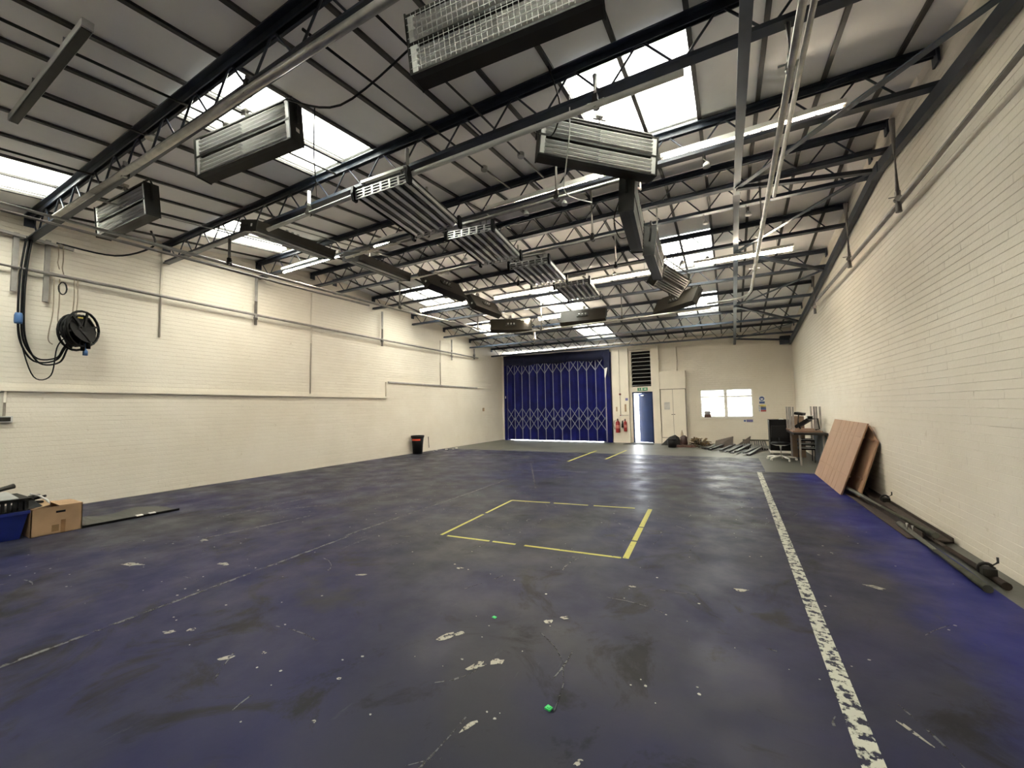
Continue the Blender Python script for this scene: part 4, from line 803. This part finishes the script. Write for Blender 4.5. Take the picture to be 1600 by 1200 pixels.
t = thing('office_chair', 'black swivel chair with a white five-star base before the cabinet', 'chair', (1.06, 12.2, 0))
put('gas_column', G().tube([(0, 0, .08), (0, 0, .38)], .028, 10), WHITE, t, True)
for k in range(5):
    a = 2*PI*k/5+.15; c, s = math.cos(a), math.sin(a)
    b = put('base_arm', G().tube([(0, 0, .11), (.17*c, .17*s, .09), (.32*c, .32*s, .07)], .02, 6, [.03, .024, .018]), WHITE, t, True); put('castor', G().tube([(.32*c-.012*s, .32*s+.012*c, .028), (.32*c+.012*s, .32*s-.012*c, .028)], .028, 10), WHITE, b, True)
put('seat', G().lathe([(0, .38), (.15, .385), (.21, .41), (.20, .45), (.1, .46), (0, .46)], (0, 0, 0), 18), BLACK, t, True); put('seat_shell', G().lathe([(0, .37), (.12, .37), (.20, .40), (.15, .385), (0, .38)], (0, 0, 0), 18), LGREY, t, True)
put('back_stem', G().tube([(0, .15, .40), (0, .24, .45), (0, .26, .62)], .014, 6), BLACK, t, True); put('backrest', G().hexa([(-.18, .23, .55), (.18, .23, .55), (.18, .27, .55), (-.18, .27, .55), (-.16, .27, .85), (.16, .27, .85), (.16, .31, .85), (-.16, .31, .85)]), BLACK, t, True)
# ------------------------------------------------------------------ rubbish and steel along the back wall
t = thing('black_bucket', 'black plastic bucket at the end of the rubbish pile', 'bucket', (-1.82, 14.75, 0)); put('bucket_body', G().lathe([(0, 0), (.13, 0), (.165, .28), (.155, .28), (.12, .02), (0, .02)], (0, 0, 0), 18), BLACK, t, True); put('bucket_rim', G().lathe([(.165, .255), (.175, .26), (.175, .285), (.155, .285)], (0, 0, 0), 18), BLACK, t, True)
solo('black_bag', G().hexa([(-2.3, 15.5, 0), (-1.75, 15.4, 0), (-1.6, 15.8, 0), (-2.2, 15.9, 0), (-2.0, 15.55, .30), (-1.8, 15.5, .38), (-1.7, 15.7, .28), (-1.95, 15.75, .26)]), RUB, 'crumpled black bag slumped against the cupboard plinth', 'bag')
t = thing('canister', 'dark red canister with a pointed nozzle in the rubbish pile', 'canister', (-1.52, 15.5, 0)); put('body', G().lathe([(0, 0), (.12, 0), (.13, .1), (.12, .3), (.06, .36), (0, .36)], (0, 0, 0), 14), mat('maroon', (.035, .012, .010), .5), t, True); put('nozzle', G().lathe([(.05, .35), (.045, .42), (.012, .55), (0, .55)], (-.05, 0, 0), 10), mat('dull_cream', (.35, .28, .2), .6), t, True)
for i in range(5):
    x, y = -1.75+i*.14, 14.9+random.uniform(-.15, .3); a = random.uniform(-.5, .5)
    solo('broken_brick', G().bar((x-.1*math.cos(a), y-.1*math.sin(a), .035), (x+.1*math.cos(a), y+.1*math.sin(a), .035), .10, .07), mat('red_brick', (.11, .055, .042), .85, 0, .3), 'broken red brick on the floor beside the black bucket', 'brick', 'broken bricks in the rubbish')
for i in range(46):
    x, y = random.gauss(-.98, .2), random.uniform(14.9, 15.95); hgt = max(.03, .36-abs(x+1.12)*.55)*random.uniform(.05, .9)
    a, e, L = random.uniform(0, PI), random.uniform(-.5, .5), random.uniform(.07, .16); d = Vector((math.cos(a)*math.cos(e), math.sin(a)*math.cos(e), math.sin(e)))*L; c = Vector((x, y, max(hgt, abs(d.z)+.02)))
    solo('timber_offcut', G().bar(c-d, c+d, random.uniform(.03, .07), .03), TIMB if i % 3 else mat('dark_offcut', (.045, .03, .017), .85), 'splintered timber offcut in the heap between cupboard and window', 'timber', 'timber offcuts in the heap')
solo('grey_slab', G().hexa([(-.55, 14.9, 0), (-.02, 15.0, 0), (0, 15.06, 0), (-.53, 14.96, 0), (-.50, 15.3, .22), (.02, 15.4, .36), (.03, 15.43, .36), (-.48, 15.34, .22)]), mat('grey_brown_board', (.09, .07, .058), .8), 'grey-brown board propped on the steel sections, the nearer one to the timber heap', 'board')
solo('grey_slab', G().hexa([(.0, 15.1, 0), (.45, 15.2, 0), (.46, 15.25, 0), (.01, 15.15, 0), (.25, 15.5, .16), (.52, 15.6, .36), (.54, 15.63, .36), (.26, 15.55, .16)]), MATS['grey_brown_board'], 'pointed grey-brown board propped behind the steel sections', 'board')
CH = mat('zinc_channel', (.055, .058, .062), .4, .5, .25, 7.)
def channel_mesh():
    g = G().box(-.038, .038, -1, 1, .035, .042); g.box(-.038, -.032, -1, 1, 0, .04); g.box(.032, .038, -1, 1, 0, .04); return g
for i in range(13):
    u = i/12; xf = -.85+1.22*u; yf_ = 14.35-1.35*u; L = .85+.15*random.random(); a = -.22-.05*random.random(); z = .0+.045*(i % 2)+.03*(i % 3 == 0)
    g = channel_mesh(); g.v = [(p[0], p[1]*L/1., p[2]) for p in g.v]
    o = put('steel_section', g, CH); o.location = (xf-math.sin(a)*L, yf_+math.cos(a)*L, z); o.rotation_euler = (random.uniform(0, .06), 0, a)
    tag(o, 'long zinc-grey steel section lying in the fan of steel below the window', 'steel section', 'long steel sections on the floor')
for i in range(11):
    x = .30+.062*i
    tag(solo('short_post', G().bar((x, 14.75-.02*i, .04), (x+.02, 15.75, .17), .04, .05), CH, 'x', 'steel post', 'short steel posts by the cabinet'), 'short grey steel post in the even row next to the black cabinet', 'steel post', 'short steel posts by the cabinet')
solo('post_rail', G().bar((.3, 15.72, .22), (1.05, 15.72, .22), .05, .05), OLIVE, 'dark rail lying across the row of short steel posts', 'rail')
# small round fittings hanging under the joists
for i, (x, y) in enumerate(((-.15, 5.32), (-1.95, 5.32), (-2.55, 5.32), (.35, 7.35), (-.25, 7.35), (-.3, 8.75), (-2.1, 8.75), (-4.6, 6.7))):
    jy = min(JY, key=lambda v: abs(v-y)); z = cz(x, jy)-JD
    t = thing('pendant_socket', 'small grey bulb socket hanging on a bent rod under a roof joist', 'light fitting', (x, jy, z-.16), 'bulb sockets under the joists')
    put('bent_rod', G().tube([(0, 0, .16), (0, .02, .10), (.03, .03, .07), (.03, .03, .05)], .006, 5), GALV, t, True)
    put('socket_cap', G().lathe([(0, .06), (.02, .06), (.04, .035), (.045, .0), (.0, .0)], (.03, .03, 0), 10), LGREY, t, True)
